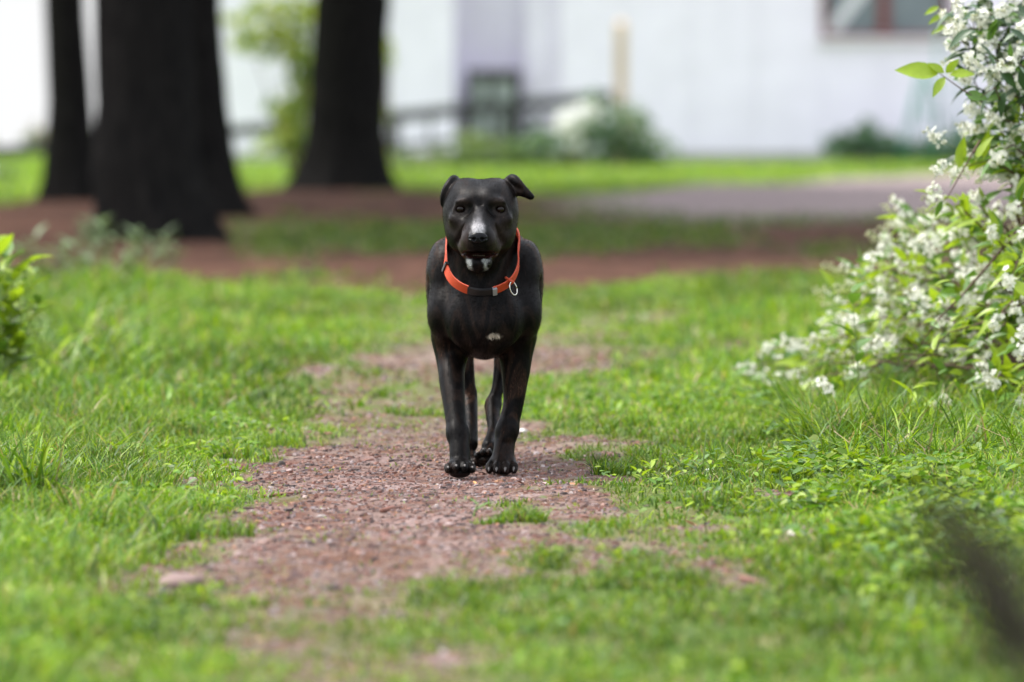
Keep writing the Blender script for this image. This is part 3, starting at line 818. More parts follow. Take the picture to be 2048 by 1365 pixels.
def fsample(Fd, P):
    i = np.clip(np.round((P - LO) / H).astype(int), 0, np.array(Fd.shape) - 1); return Fd[i[0], i[1], i[2]]
ang = np.linspace(0, 2 * np.pi, 96, endpoint=False); ring_r = []
for t in ang:
    d = Uv * np.cos(t) + Vv * np.sin(t); r = .03
    while r < .125 and fsample(NECK, Cc + d * r) < .0035: r += .001
    ring_r.append(r)
ring_r = np.array(ring_r)
want = np.interp((np.sin(ang) + 1) / 2, [0, .5, .75, 1], [.085, .0715, .080, .098])       # slack shape
ring_r = np.maximum(np.minimum(ring_r, .125), want)
for _ in range(6): ring_r = (np.roll(ring_r, 1) + ring_r * 2 + np.roll(ring_r, -1)) / 4
def collar_pt(t):
    r = np.interp(t % (2 * np.pi), np.append(ang, 2 * np.pi), np.append(ring_r, ring_r[0]))
    return Cc + (Uv * np.cos(t) + Vv * np.sin(t)) * r
def band(t0, t1, width, thick, n, out_=0.0):
    V = []; Qs = []
    for i in range(n + 1):
        t = t0 + (t1 - t0) * i / n
        P = collar_pt(t); d = Uv * np.cos(t) + Vv * np.sin(t)
        tw = .75 * max(0, -np.cos(t)) * max(0, np.sin(t) + .25)          # left side turns its face to the front
        nrm = d * math.cos(tw) - Wv * 0 + np.array((0, -1, 0)) * math.sin(tw); nrm /= np.linalg.norm(nrm)
        tan = collar_pt(t + .02) - collar_pt(t - .02); tan /= np.linalg.norm(tan)
        ac = np.cross(tan, nrm); ac /= np.linalg.norm(ac); nrm = np.cross(ac, tan)
        if np.dot(nrm, d) < 0: nrm = -nrm
        for (a_, b_) in ((-.5, 0), (.5, 0), (.5, 1), (-.5, 1)): V.append(P + ac * a_ * width + nrm * (b_ * thick + out_))
    for i in range(n):
        for k in range(4): Qs.append((i*4+k, i*4+(k+1) % 4, (i+1)*4+(k+1) % 4, (i+1)*4+k))
    Qs.append((3, 2, 1, 0)); Qs.append((n*4, n*4+1, n*4+2, n*4+3))
    m = MB(); m.add(V, Q=Qs); return m
PI = math.pi
b_ = band(PI / 2 + .28, 2.5 * PI - .24, .0200, .0032, 90); collar = b_.build('collar', collar_mat, dog, smooth=False)
band(PI / 2 - .25, PI / 2 + .29, .016, .0055, 10, .0).build('shadow_buckle', black_plastic, collar, smooth=False)  # black buckle section put where the shadow under the chin hides the strap
band(PI / 2 - .30, PI / 2 - .215, .0175, .0085, 4, .0).build('strap_end', grey_metal, collar, smooth=False)
band(PI - .42, PI - .33, .0245, .0075, 4, -.001).build('slider', black_plastic, collar, smooth=False)
# steel ring on the right of the strap
rcn = Vector(collar_pt(.93)) + Vector((.010, -.010, -.012)); m = MB()
pts = [rcn + Vector((.0070 * math.cos(t) - .003 * math.sin(t), .005 * math.cos(t), .0135 * math.sin(t))) for t in np.linspace(0, 2 * PI, 22)]
m.tube(pts, .0014, 7); m.build('ring', steel, collar)
m = MB(); lp = Vector(collar_pt(.93)); m.tube([lp + Vector((-.006, -.004, .010)), lp + Vector((.004, -.010, .004)), rcn + Vector((0, -.001, .0135)), lp + Vector((.002, -.004, -.004))], .003, 6); m.build('ring_loop', collar_mat, collar)
# ------------------------------------------------------------------ house
HD = 62.0
def wx(px, d=HD): return (px - 1024.0) * d / F
def wz(py, d=HD): return CAM_H - (py - HORIZON) * d / F
siding = plain('white_siding', (.79, .75, .86), rough=.6, vary=.05, scale=3.0, spec=.3)
dark_red = plain('dark_red_paint', (.16, .045, .045), rough=.5, vary=.2, scale=30)
roof_mat = plain('roof_felt', (.07, .065, .065), rough=.9, vary=.3, scale=40, bump=.4)
conc = plain('concrete', (.36, .35, .33), rough=.9, vary=.2, scale=8, bump=.3)
house = empty('house', (wx(1400), HD, 0))
tag(house, 'white panelled house with dark red window behind the lawn', 'house')
HO = Vector(house.location)
def hbox(name, a, b, mat, parent=None):
    m = MB(); m.box([min(p_, q_) for p_, q_ in zip(a, b)], [max(p_, q_) for p_, q_ in zip(a, b)])
    m.V = [v - np.array(HO) for v in m.V]; return m.build(name, mat, parent or house, smooth=False)
PW = 0.585; TOP = 4.4
rx0, rx1 = wx(908), wx(1122)               # recessed entry
wl_, wr_ = wx(1642), wx(1900)              # window opening
wb_, wt_ = wz(76), wz(-260)
def panels(x0, x1, yf, z0, z1):
    n = max(1, round((x1 - x0) / PW)); w = (x1 - x0) / n
    for i in range(n): hbox('wall_panel', (x0 + i * w + .0025, yf, z0), (x0 + (i + 1) * w - .0025, yf + .05, z1), siding)
hbox('backing_wall', (wx(330), HD + .052, -.1), (rx0, HD + .20, TOP), siding)
hbox('backing_wall', (rx1, HD + .052, -.1), (wl_, HD + .20, TOP), siding)
hbox('backing_wall', (wr_, HD + .052, -.1), (wx(2900), HD + .20, TOP), siding)
hbox('backing_wall', (wl_, HD + .052, -.1), (wr_, HD + .20, wb_), siding)
hbox('backing_wall', (wl_, HD + .052, wt_), (wr_, HD + .20, TOP), siding)
panels(wx(330), rx0, HD, .12, TOP); panels(rx1, wl_, HD, .12, TOP); panels(wr_, wx(2900), HD, .12, TOP)
panels(wl_, wr_, HD, .12, wb_ - .002); panels(wl_, wr_, HD, wt_ + .002, TOP)
hbox('foundation', (wx(330), HD + .012, -.3), (rx0, HD + .051, .118), conc); hbox('foundation', (rx1, HD + .012, -.3), (wx(2900), HD + .051, .118), conc)
RDEP = 0.75
hbox('recess_wall', (rx0 - .05, HD + RDEP, -.3), (rx1 + .05, HD + RDEP + .15, TOP), siding)
hbox('recess_wall', (rx0 - .14, HD + .201, -.3), (rx0, HD + RDEP - .002, TOP), siding)
hbox('recess_wall', (rx1, HD + .201, -.3), (rx1 + .14, HD + RDEP - .002, TOP), siding)
hbox('recess_pilaster', (wx(1052, HD + RDEP), HD + RDEP - .35, -.3), (rx1 - .002, HD + RDEP - .003, TOP), siding)
hbox('recess_ceiling', (rx0 + .002, HD + .05, 3.6), (rx1 - .002, HD + RDEP - .36, 3.75), siding)
# gable behind + roof
m = MB(); x0, x1 = wx(330) - .4, wx(2900) + .4
m.add([(x0, HD - .5, TOP + .02), (x1, HD - .5, TOP + .02), (x1, HD + 4, TOP + 2.0), (x0, HD + 4, TOP + 2.0), (x0, HD + 8.5, TOP + .02), (x1, HD + 8.5, TOP + .02),
       (x0, HD - .5, TOP + .17), (x1, HD - .5, TOP + .17), (x1, HD + 4, TOP + 2.15), (x0, HD + 4, TOP + 2.15), (x0, HD + 8.5, TOP + .17), (x1, HD + 8.5, TOP + .17)],
      Q=[(0,3,2,1),(3,4,5,2),(6,7,8,9),(9,8,11,10),(0,1,7,6),(4,10,11,5),(0,6,9,3),(3,9,10,4),(1,2,8,7),(2,5,11,8)])
m.V = [v - np.array(HO) for v in m.V]; m.build('roof', roof_mat, house, smooth=False)
hbox('side_wall', (wx(330) - .0, HD + .202, -.3), (wx(330) + .15, HD + 8, TOP), siding); hbox('side_wall', (wx(2900) - .15, HD + .202, -.3), (wx(2900), HD + 8, TOP), siding)
hbox('rear_wall', (wx(330), HD + 8.001, -.3), (wx(2900), HD + 8.15, TOP), siding)
# window: two panes, red frame
win = empty('window', (wx(1770) - HO.x, 0, wb_)); win.parent = house
def wbox(name, a, b, mat):
    m = MB(); m.box(a, b); m.V = [v - np.array((wx(1770), HD, wb_)) for v in m.V]; return m.build(name, mat, win, smooth=False)
glass, nt, p, out = new_mat('window_glass'); p.inputs['Base Color'].default_value = (.16, .20, .22, 1); p.inputs['Roughness'].default_value = .08; p.inputs['Specular IOR Level'].default_value = .6
gn = noise_node(nt, 2.0); g2 = ramp_node(nt, gn.outputs[0], [(.3, (.12, .15, .17)), (.7, (.20, .24, .26))]); nt.links.new(g2.outputs[0], p.inputs['Base Color'])
fw = .055
wbox('frame', (wl_, HD - .03, wb_), (wl_ + fw, HD + .10, wt_), dark_red); wbox('frame', (wr_ - fw, HD - .03, wb_), (wr_, HD + .10, wt_), dark_red)
wbox('frame', (wl_ + fw, HD - .028, wb_), (wr_ - fw, HD + .10, wb_ + fw * .8), dark_red); wbox('frame', (wl_ + fw, HD - .028, wt_ - fw), (wr_ - fw, HD + .10, wt_), dark_red)
mid = wx(1768); wbox('mullion', (mid - .055, HD - .025, wb_ + fw), (mid + .055, HD + .10, wt_ - fw), dark_red)
wbox('pane', (wl_ + fw, HD + .05, wb_ + fw * .8), (mid - .055, HD + .06, wt_ - fw), glass); wbox('pane', (mid + .055, HD + .05, wb_ + fw * .8), (wr_ - fw, HD + .06, wt_ - fw), glass)
# pale diagonal strip in the left pane, standing in for a reflection
reflection_mat = plain('pane_reflection', (.62, .62, .66), rough=.8, vary=.1)
m = MB(); a0 = Vector((wl_ + fw + .04, HD + .044, wb_ + .06)); b0 = Vector((mid - .10, HD + .044, wb_ + .62))
m.beam(a0, b0, .006, .12); m.V = [v - np.array((wx(1770), HD, wb_)) for v in m.V]; m.build('reflection_strip', reflection_mat, win, smooth=False)
wbox('sill', (wl_ - .04, HD - .07, wb_ - .035), (wr_ + .04, HD - .002, wb_ - .002), siding)

# low dark framed hatch in the recess
hd = HD + .22
hat = empty('hatch_door', (wx(988, hd), hd, 0)); tag(hat, 'low dark framed door with green grey panel in the house recess', 'door')
dark_wood = plain('dark_wood', (.035, .033, .036), rough=.7, vary=.3, scale=12); grn_panel = plain('weathered_panel', (.32, .36, .35), rough=.7, vary=.25, scale=6)
def dbox(name, a, b, mat):
    m = MB(); m.box(a, b); m.V = [v - np.array((wx(988, hd), hd, 0)) for v in m.V]; return m.build(name, mat, hat, smooth=False)
hl, hr_, ht = wx(934, hd), wx(1042, hd), wz(140, hd)
dbox('frame', (hl, hd, -.02), (hl + .075, hd + .09, ht), dark_wood); dbox('frame', (hr_ - .075, hd, -.02), (hr_, hd + .09, ht), dark_wood)
dbox('lintel', (hl + .075, hd + .002, ht - .10), (hr_ - .075, hd + .088, ht), dark_wood)
dbox('panel', (hl + .075, hd + .03, .0), (hr_ - .075, hd + .06, ht - .10), grn_panel); dbox('batten', (wx(982, hd) - .03, hd + .012, .0), (wx(982, hd) + .03, hd + .029, ht - .11), dark_wood)

# ------------------------------------------------------------------ sloping rail fence with a tan post
FD = 58.0
grey_wood = plain('grey_wood', (.045, .048, .047), rough=.85, vary=.35, scale=9, stretch=(1, 1, .2), bump=.4)
fence = empty('rail_fence', at(800, 345, FD)); tag(fence, 'weathered grey rail fence sloping up past the house', 'fence')
FO = np.array(fence.location)
def frail(a, b, w, h, name='rail', mat=grey_wood):
    m = MB(); m.beam(a, b, w, h); m.V = [v - FO for v in m.V]; return m.build(name, mat, fence, smooth=False)
def railpy(px): return 306 + (190 - 306) * px / 1250.0
seg = [-200, 330, 790, 1012, 1228]
for a_, b_ in zip(seg[:-1], seg[1:]):
    frail(at(a_, railpy(a_), FD), at(b_ - 3, railpy(b_ - 3), FD), .05, .105)
for a_, b_ in ((790, 1012), (1012, 1228)):
    for dy in ((62,) if a_ < 1000 else (32, 62)):
        frail(at(a_, railpy(a_) + dy, FD), at(b_ - 3, railpy(b_ - 3) + dy, FD), .04, .05)
for px in (330, 790, 1012):
    top = at(px, railpy(px) - 6, FD + .05); frail(Vector((top.x, top.y, -.1)), top, .09, .09, 'post')
for px in (860, 930, 1080, 1150):
    t_ = at(px, railpy(px) + 4, FD + .03); frail(Vector((t_.x, t_.y, -.05)), t_, .03, .03, 'baluster')
tan_wood = plain('tan_wood', (.60, .46, .33), rough=.75, vary=.2, scale=8, stretch=(1, 1, .15))
pb = at(1242, 300, FD); post = empty('wooden_post', (pb.x, FD + .02, 0)); tag(post, 'tall pale tan wooden post at the end of the rail fence', 'post')
m = MB(); zt = wz(42, FD); m.box((-.055, -.055, -.1), (.055, .055, zt - .03)); m.build('shaft', tan_wood, post, smooth=False)
m = MB(); m.add([(-.055, -.055, zt - .03), (.055, -.055, zt - .03), (.055, .055, zt - .03), (-.055, .055, zt - .03), (0, 0, zt + .02)], T=[(0, 1, 4), (1, 2, 4), (2, 3, 4), (3, 0, 4)], Q=[(3, 2, 1, 0)]); m.build('cap', tan_wood, post, smooth=False)

# ------------------------------------------------------------------ trees
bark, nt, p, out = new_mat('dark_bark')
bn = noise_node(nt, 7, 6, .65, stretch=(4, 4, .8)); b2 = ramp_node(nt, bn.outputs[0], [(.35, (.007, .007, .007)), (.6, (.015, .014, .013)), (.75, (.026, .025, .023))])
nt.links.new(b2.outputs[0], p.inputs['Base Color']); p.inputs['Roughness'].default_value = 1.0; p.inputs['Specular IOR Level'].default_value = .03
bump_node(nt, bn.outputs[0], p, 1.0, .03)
needle_mat = leafy('conifer_needles', (.030, .062, .022), rough=.5, trans=.2, vary=.35, scale=3.0)
def crown_mesh(name, seed, z0, z1, rad, n):
    g = np.random.default_rng(seed)
    # drooping branch sprays: each spray is a long narrow fan of six blades
    V = []; Q = []
    t = g.random(n) ** .8; z = z0 + (z1 - z0) * t; rr_ = rad * (1 - t) ** .75 + .25
    az = np.floor(g.random(n) * 7) / 7 * 2 * np.pi + z * 2.4 + g.normal(0, .16, n); r = rr_ * g.uniform(.15, 1.0, n) ** .6
    base = np.stack([np.cos(az) * r, np.sin(az) * r, z - .28 * r + g.normal(0, .10, n)], 1)
    d = np.stack([np.cos(az + g.normal(0, .6, n)), np.sin(az + g.normal(0, .6, n)), g.uniform(-.6, .15, n)], 1); d /= np.linalg.norm(d, axis=1)[:, None]
    s = np.cross(d, g.normal(0, 1, (n, 3))); s /= np.linalg.norm(s, axis=1)[:, None]
    L = g.uniform(.22, .5, n)[:, None]; W = g.uniform(.035, .09, n)[:, None]
    P = np.stack([base - s * W * .4, base + s * W * .4, base + d * L * .6 + s * W, base + d * L * .6 - s * W, base + d * L], 1)
    b = (np.arange(n) * 5)[:, None]
    return fast_mesh(name, P.reshape(-1, 3), [b + np.array([3, 2, 4]), b + np.array([0, 1, 2, 3])])
CROWN = crown_mesh('conifer_crown', 3, 4.6, 15.5, 2.7, 14000)
CROWN.materials.append(needle_mat)
def limb_mesh():
    m = MB(); g = random.Random(4)
    for i in range(46):
        z = 4.4 + 10.1 * i / 46; a = i * 2.399; L = 2.7 * (1 - i / 52) + .3
        m.tube([(0, 0, z), (math.cos(a) * L * .5, math.sin(a) * L * .5, z - .10 * L), (math.cos(a) * L, math.sin(a) * L, z - .30 * L)], [.05 * (1 - i / 60), .03, .008], 5)
    return m.mesh('conifer_limbs')
LIMBS = limb_mesh(); LIMBS.materials.append(bark)
def trunk_mesh(name, prof, flare, lobes, seed, top=15.5):
    """prof: list of (z, centre x offset, radius)"""
    zs = np.concatenate([np.linspace(-.15, 2.2, 60), np.linspace(2.35, top, 30)]); n = 56
    pz = np.array([q[0] for q in prof]); pc = np.array([q[1] for q in prof]); pr = np.array([q[2] for q in prof])
    V = np.zeros((len(zs), n, 3)); th = np.linspace(0, 2 * np.pi, n, endpoint=False)
    for i, z in enumerate(zs):
        r = np.interp(z, pz, pr); c = np.interp(z, pz, pc)
        rootf = np.exp(-max(z, 0) / .16) * flare
        rad = r + rootf * (.45 + .55 * np.maximum(0, np.cos(th * lobes + seed)) ** 2)
        rg = fbm(th / (2 * np.pi) * 26 + seed * 9, np.full(n, z * 1.6), 3); rg = rg * .5 + .5 * fbm((th % 6.2) * 9, np.full(n, z * 3.5 + 7), 2)
        rad = rad * (1 + (rg - .5) * .13)
        V[i, :, 0] = c + rad * np.cos(th); V[i, :, 1] = rad * np.sin(th); V[i, :, 2] = z
    I_ = np.arange(len(zs) * n).reshape(len(zs), n); J = np.roll(I_, -1, 1)
    Qt = np.stack([I_[:-1].ravel(), J[:-1].ravel(), J[1:].ravel(), I_[1:].ravel()], 1)
    return fast_mesh(name, V.reshape(-1, 3), [Qt])
def tree(label, basepx, basepy, profpx, flare, lobes, seed, rz, spread=1.0):
    """profpx: rows (py, left px, right px) of the trunk's outline"""
    b = gp(basepx, basepy); d = b.y; b.z = gz(b.x, b.y) - .02
    prof = []
    for (py, l, r) in sorted(profpx, key=lambda q: -q[0]):
        z = wz(py, d); prof.append((z, wx((l + r) / 2, d) - b.x, (r - l) / 2 * d / F * 1.13))
    z1, c1, r1 = prof[-1]
    prof += [(6, c1, r1 * .82), (11, c1, r1 * .5), (15.5, c1, .03)]
    t = empty('conifer_tree', b); tag(t, label, 'tree', 'dark conifers beyond the path')
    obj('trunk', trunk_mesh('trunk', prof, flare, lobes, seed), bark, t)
    for nm, me in (('limbs', LIMBS), ('crown', CROWN)):
        o = obj(nm, me, None, t); o.location = (c1, 0, 0); o.rotation_euler = (0, 0, rz); o.scale = (spread, spread, 1)
    return t
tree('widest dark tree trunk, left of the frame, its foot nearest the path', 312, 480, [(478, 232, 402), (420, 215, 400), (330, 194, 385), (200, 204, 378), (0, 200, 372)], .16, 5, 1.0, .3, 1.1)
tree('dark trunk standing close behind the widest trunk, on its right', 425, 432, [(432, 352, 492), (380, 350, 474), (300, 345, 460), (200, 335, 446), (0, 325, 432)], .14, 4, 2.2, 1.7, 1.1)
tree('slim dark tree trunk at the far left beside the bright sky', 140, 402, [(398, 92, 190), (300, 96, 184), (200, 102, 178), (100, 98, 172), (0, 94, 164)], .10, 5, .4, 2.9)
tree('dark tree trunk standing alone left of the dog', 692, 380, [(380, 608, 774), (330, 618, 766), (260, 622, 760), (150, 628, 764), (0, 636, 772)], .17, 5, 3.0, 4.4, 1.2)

# ------------------------------------------------------------------ leafy shrubs in the distance
def leaf_cloud(n, seed, blobs, size, flat=.0):
    """blobs: (x,y,z,rx,ry,rz); leaf sized rhombs spread through them, denser towards the skin"""
    g = np.random.default_rng(seed); bl = np.array(blobs); vol = bl[:, 3] * bl[:, 4] * bl[:, 5]
    k = g.choice(len(bl), n, p=vol / vol.sum()); u = g.normal(0, 1, (n, 3)); u /= np.linalg.norm(u, axis=1)[:, None]
    rr_ = g.random(n) ** .45
    P = bl[k, :3] + u * rr_[:, None] * bl[k, 3:6]
    d = g.normal(0, 1, (n, 3)); d[:, 2] -= .3; d /= np.linalg.norm(d, axis=1)[:, None]
    s = np.cross(d, g.normal(0, 1, (n, 3))); s /= np.linalg.norm(s, axis=1)[:, None]
    nn_ = np.cross(d, s); L = size * g.uniform(.6, 1.4, n)[:, None]; W = L * g.uniform(.35, .55, n)[:, None]
    V = np.stack([P, P + d * L * .45 + s * W + nn_ * L * .06, P + d * L, P + d * L * .45 - s * W + nn_ * L * .06], 1)
    return V.reshape(-1, 3), (np.arange(n) * 4)[:, None] + np.array([0, 1, 2, 3]), P
def shrub(name, label, cat, base, blobs, n, size, pal, seed, stems=5, group=None):
    t = empty(name, base); tag(t, label, cat, group)
    V, Qs, P = leaf_cloud(n, seed, blobs, size)
    V[:, 2] = np.maximum(V[:, 2], .004)
    g = np.random.default_rng(seed + 1); pal = np.array(pal)
    c = pal[g.integers(0, len(pal), n)] * g.uniform(.7, 1.3, (n, 1))
    o = obj('foliage', fast_mesh('foliage', V, [Qs], np.repeat(c, 4, 0)), shrub_leaf, t); tag(o, kind='stuff')
    m = MB(); rr_ = random.Random(seed)
    for i in range(stems):
        b = blobs[i % len(blobs)]; tip = (b[0] + rr_.uniform(-.5, .5) * b[3], b[1], b[2] + b[5] * .6)
        m.tube([(tip[0] * .15, 0, -.02), (tip[0] * .5 + rr_.uniform(-.04, .04), 0, tip[2] * .5), tip], [.014, .010, .004], 5)
    m.build('stems', twig_mat, t)
    return t
shrub_leaf = leafy('shrub_leaf', None, rough=.45, trans=.45, vary=.15)
twig_mat = plain('twig_bark', (.085, .048, .032), rough=.75, vary=.35, scale=40)
YG = [(.36, .40, .06), (.28, .35, .06), (.18, .26, .05)]; MG = [(.14, .21, .09), (.11, .18, .08), (.17, .23, .11)]; BG = [(.11, .20, .13), (.08, .155, .10), (.13, .22, .14)]
b = gp(600, 362); d = b.y
P_ = lambda px, py, rx, rz: ((px - 600) * d / F, 0, wz(py, d), rx * d / F, .25, rz * d / F)
shrub('sapling', 'loose yellow green sapling left of the lone dark trunk', 'sapling', b, [P_(500, 85, 55, 22), P_(585, 95, 60, 45), P_(545, 60, 60, 25), P_(610, 150, 35, 60), P_(570, 215, 40, 35), P_(600, 250, 40, 60), P_(560, 285, 60, 30), P_(625, 320, 25, 45), P_(560, 15, 75, 26), P_(610, 40, 45, 40), P_(480, 45, 40, 24)], 840, .085, YG + YG + MG[:1], 11, 7)
b = gp(775, 360); d = b.y
P_ = lambda px, py, rx, rz: ((px - 775) * d / F, 0, wz(py, d), rx * d / F, .15, rz * d / F)
shrub('sapling', 'thin sprig of yellow green leaves right of the lone dark trunk', 'sapling', b, [P_(775, 90, 22, 16), P_(768, 130, 12, 40), P_(766, 240, 10, 60), P_(770, 340, 22, 30)], 110, .07, YG, 12, 3)
FB = 57.2
P_ = lambda px, py, rx, rz: ((px - 1100) * FB / F, 0, wz(py, FB), rx * FB / F, .3, rz * FB / F)
shrub('garden_shrub', 'green shrub in front of the rail fence below the tan post', 'shrub', (wx(1100, FB), FB, 0), [P_(1190, 240, 75, 55), P_(1150, 290, 120, 48), P_(1265, 265, 45, 65), P_(1310, 305, 50, 38), P_(1060, 300, 60, 40), P_(1250, 310, 60, 35)], 1000, .08, MG + BG, 13, 8)
P_ = lambda px, py, rx, rz: ((px - 960) * FB / F, 0, wz(py, FB), rx * FB / F, .25, rz * FB / F)
shrub('garden_shrub', 'low mixed green shrub against the low dark framed door', 'shrub', (wx(960, FB), FB, 0), [P_(950, 300, 45, 48), P_(1010, 310, 50, 35), P_(900, 325, 50, 22)], 420, .07, MG + YG[2:], 14, 6)
P_ = lambda px, py, rx, rz: ((px - 830) * FB / F, 0, wz(py, FB), rx * FB / F, .25, rz * FB / F)
shrub('garden_shrub', 'low pale green growth between the lone trunk and the door', 'shrub', (wx(830, FB), FB, 0), [P_(800, 322, 40, 26), P_(850, 330, 60, 18), P_(880, 312, 25, 20)], 400, .06, [(.14, .2, .07), (.09, .16, .05), (.3, .32, .24)], 15, 4)
HB = 61.2
P_ = lambda px, py, rx, rz: ((px - 1730) * HB / F, 0, wz(py, HB), rx * HB / F, .25, rz * HB / F)
shrub('garden_shrub', 'dark green shrub at the foot of the white wall under the window', 'shrub', (wx(1730, HB), HB, 0), [P_(1690, 290, 45, 32), P_(1735, 270, 22, 34), P_(1775, 295, 45, 28), P_(1830, 305, 50, 24)], 900, .07, BG, 16, 6)
P_ = lambda px, py, rx, rz: ((px - 1880) * HB / F, 0, wz(py, HB), rx * HB / F, .25, rz * HB / F)
shrub('garden_shrub', 'low green growth round the legs of the green plant frame', 'shrub', (wx(1880, HB), HB, 0), [P_(1870, 300, 45, 28), P_(1930, 290, 50, 40), P_(1980, 300, 50, 35)], 600, .07, BG, 17, 5)
# white blossom on the shrub at the fence
petal_white = leafy('white_petal', (.80, .80, .78), rough=.5, trans=.3, vary=.05, tint=(1, 1, 1))
wb = empty('white_flower_bush', (wx(1140, FB - .5), FB - .5, 0)); tag(wb, 'round white blossom cluster in front of the fence shrub', 'flowers')
V, Qs, P = leaf_cloud(420, 18, [(0, 0, wz(245, FB - .5), .13, .12, .12), (.13, 0, wz(222, FB - .5), .12, .1, .07), (.03, 0, wz(285, FB - .5), .06, .08, .06)], .05); o = obj('blossom', fast_mesh('blossom', V, [Qs]), petal_white, wb); tag(o, kind='stuff')
m = MB(); m.tube([(0, 0, 0), (.01, 0, .2), (0, 0, .42)], [.012, .01, .006], 5); m.tube([(0, 0, .15), (.08, 0, .35), (.13, 0, .52)], [.009, .007, .004], 5); m.build('stems', twig_mat, wb)
# far left: white flowering bush and low hedge against the sky
LB = 50.0
wb = empty('white_flower_bush', (wx(2, LB), LB, gz(wx(2, LB), LB))); tag(wb, 'white blossoming bush at the left frame edge beyond the slim trunk', 'flowers')
V, Qs, P = leaf_cloud(500, 19, [(0, 0, wz(365, LB), .11, .1, .085), (-.12, 0, wz(350, LB), .10, .1, .08)], .05); o = obj('blossom', fast_mesh('blossom', V, [Qs]), petal_white, wb); tag(o, kind='stuff')
V, Qs, P = leaf_cloud(300, 20, [(-.02, 0, .06, .16, .12, .06)], .06); c = np.tile(np.array(MG[0]), (len(V), 1)); o = obj('foliage', fast_mesh('foliage', V, [Qs], c), shrub_leaf, wb); tag(o, kind='stuff')
LB = 69.0
P_ = lambda px, py, rx, rz: ((px - 40) * LB / F, 0, wz(py, LB), rx * LB / F, .3, rz * LB / F)
shrub('garden_shrub', 'pale bushes below the sky between the frame edge and the slim trunk', 'shrub', (wx(40, LB), LB, 0), [P_(20, 330, 60, 26), P_(90, 322, 50, 30), P_(-50, 320, 70, 40), P_(75, 275, 30, 20), P_(160, 310, 60, 50)], 1600, .09, [(.16, .2, .12), (.25, .22, .2), (.1, .16, .07)], 21, 6)

# green metal plant frame by the wall
teal = plain('green_enamel', (.055, .20, .16), rough=.45, vary=.2)
TD = 60.2; tf = empty('plant_frame', (wx(1860, TD), TD, 0)); tag(tf, 'tall green metal plant frame with splayed legs by the white wall', 'plant frame')
def tp(px, py, dy=0): v = at(px, py, TD); return Vector((v.x - wx(1860, TD), dy, v.z))
for a_, b_, dy in (((1842, 140), (1790, 318), -.15), ((1846, 140), (1858, 325), -.15), ((1850, 140), (1925, 322), .15), ((1905, 165), (1945, 320), .1), ((1876, 60), (1872, 320), .0), ((1842, 140), (1812, 312), .2)):
    m = MB(); p0 = tp(*a_); p1 = tp(b_[0], b_[1], dy); p1.z = -.02; m.tube([p0, p1], .014, 6); m.build('leg', teal, tf)
for py, l, r in ((185, 1832, 1868), (225, 1818, 1890)):
    m = MB(); cx = tp((l + r) / 2, py); rr_ = (r - l) / 2 * TD / F
    m.tube([cx + Vector((math.cos(t) * rr_, math.sin(t) * rr_ * .8, 0)) for t in np.linspace(0, 2 * PI, 14)], .010, 5); m.build('hoop', teal, tf)
# ------------------------------------------------------------------ flowering shrub on the right
def leaf_mesh(name, L, W, fold, curl, mat, seg=6):
    V = []; Qs = []
    for i in range(seg + 1):
        t = i / seg
        w = W * (math.sin(math.pi * min(1, t * 1.02 + .015)) ** .75) * (1 - .35 * t)
        if i == seg: w = 0.0004
        zc = -curl * L * t * t
        V += [(-w, t * L, zc + fold * w), (0, t * L, zc), (w, t * L, zc + fold * w)]
    for i in range(seg):
        a_ = i * 3; Qs += [(a_, a_ + 1, a_ + 4, a_ + 3), (a_ + 1, a_ + 2, a_ + 5, a_ + 4)]
    me = fast_mesh(name, V, [Qs]); me.materials.append(mat); return me
leaf_fresh = leafy('fresh_leaf', (.26, .37, .022), rough=.35, trans=.45, vary=.15, scale=40)
leaf_mid = leafy('mid_leaf', (.095, .19, .028), rough=.36, trans=.35, vary=.2, scale=40)
leaf_dark = leafy('dark_leaf', (.035, .075, .028), rough=.4, trans=.18, vary=.25, scale=40)
LEAF = {'fresh': [leaf_mesh('leaf_fresh', .070, .0150, .35, .18, leaf_fresh), leaf_mesh('leaf_fresh', .056, .0110, .5, .35, leaf_fresh)],
        'mid': [leaf_mesh('leaf_mid', .066, .0140, .4, .25, leaf_mid), leaf_mesh('leaf_mid', .050, .0105, .3, .1, leaf_mid)],
        'dark': [leaf_mesh('leaf_dark', .072, .0155, .45, .45, leaf_dark), leaf_mesh('leaf_dark', .058, .0120, .4, .25, leaf_dark)]}
petal = leafy('blossom_petal', (.74, .74, .65), rough=.5, trans=.35, vary=.05, tint=(1, 1, 1))
bud_mat = leafy('flower_bud', (.52, .52, .36), rough=.5, trans=.2, vary=.2, scale=200)
stalk_mat = plain('green_stalk', (.13, .19, .05), rough=.55, vary=.2)
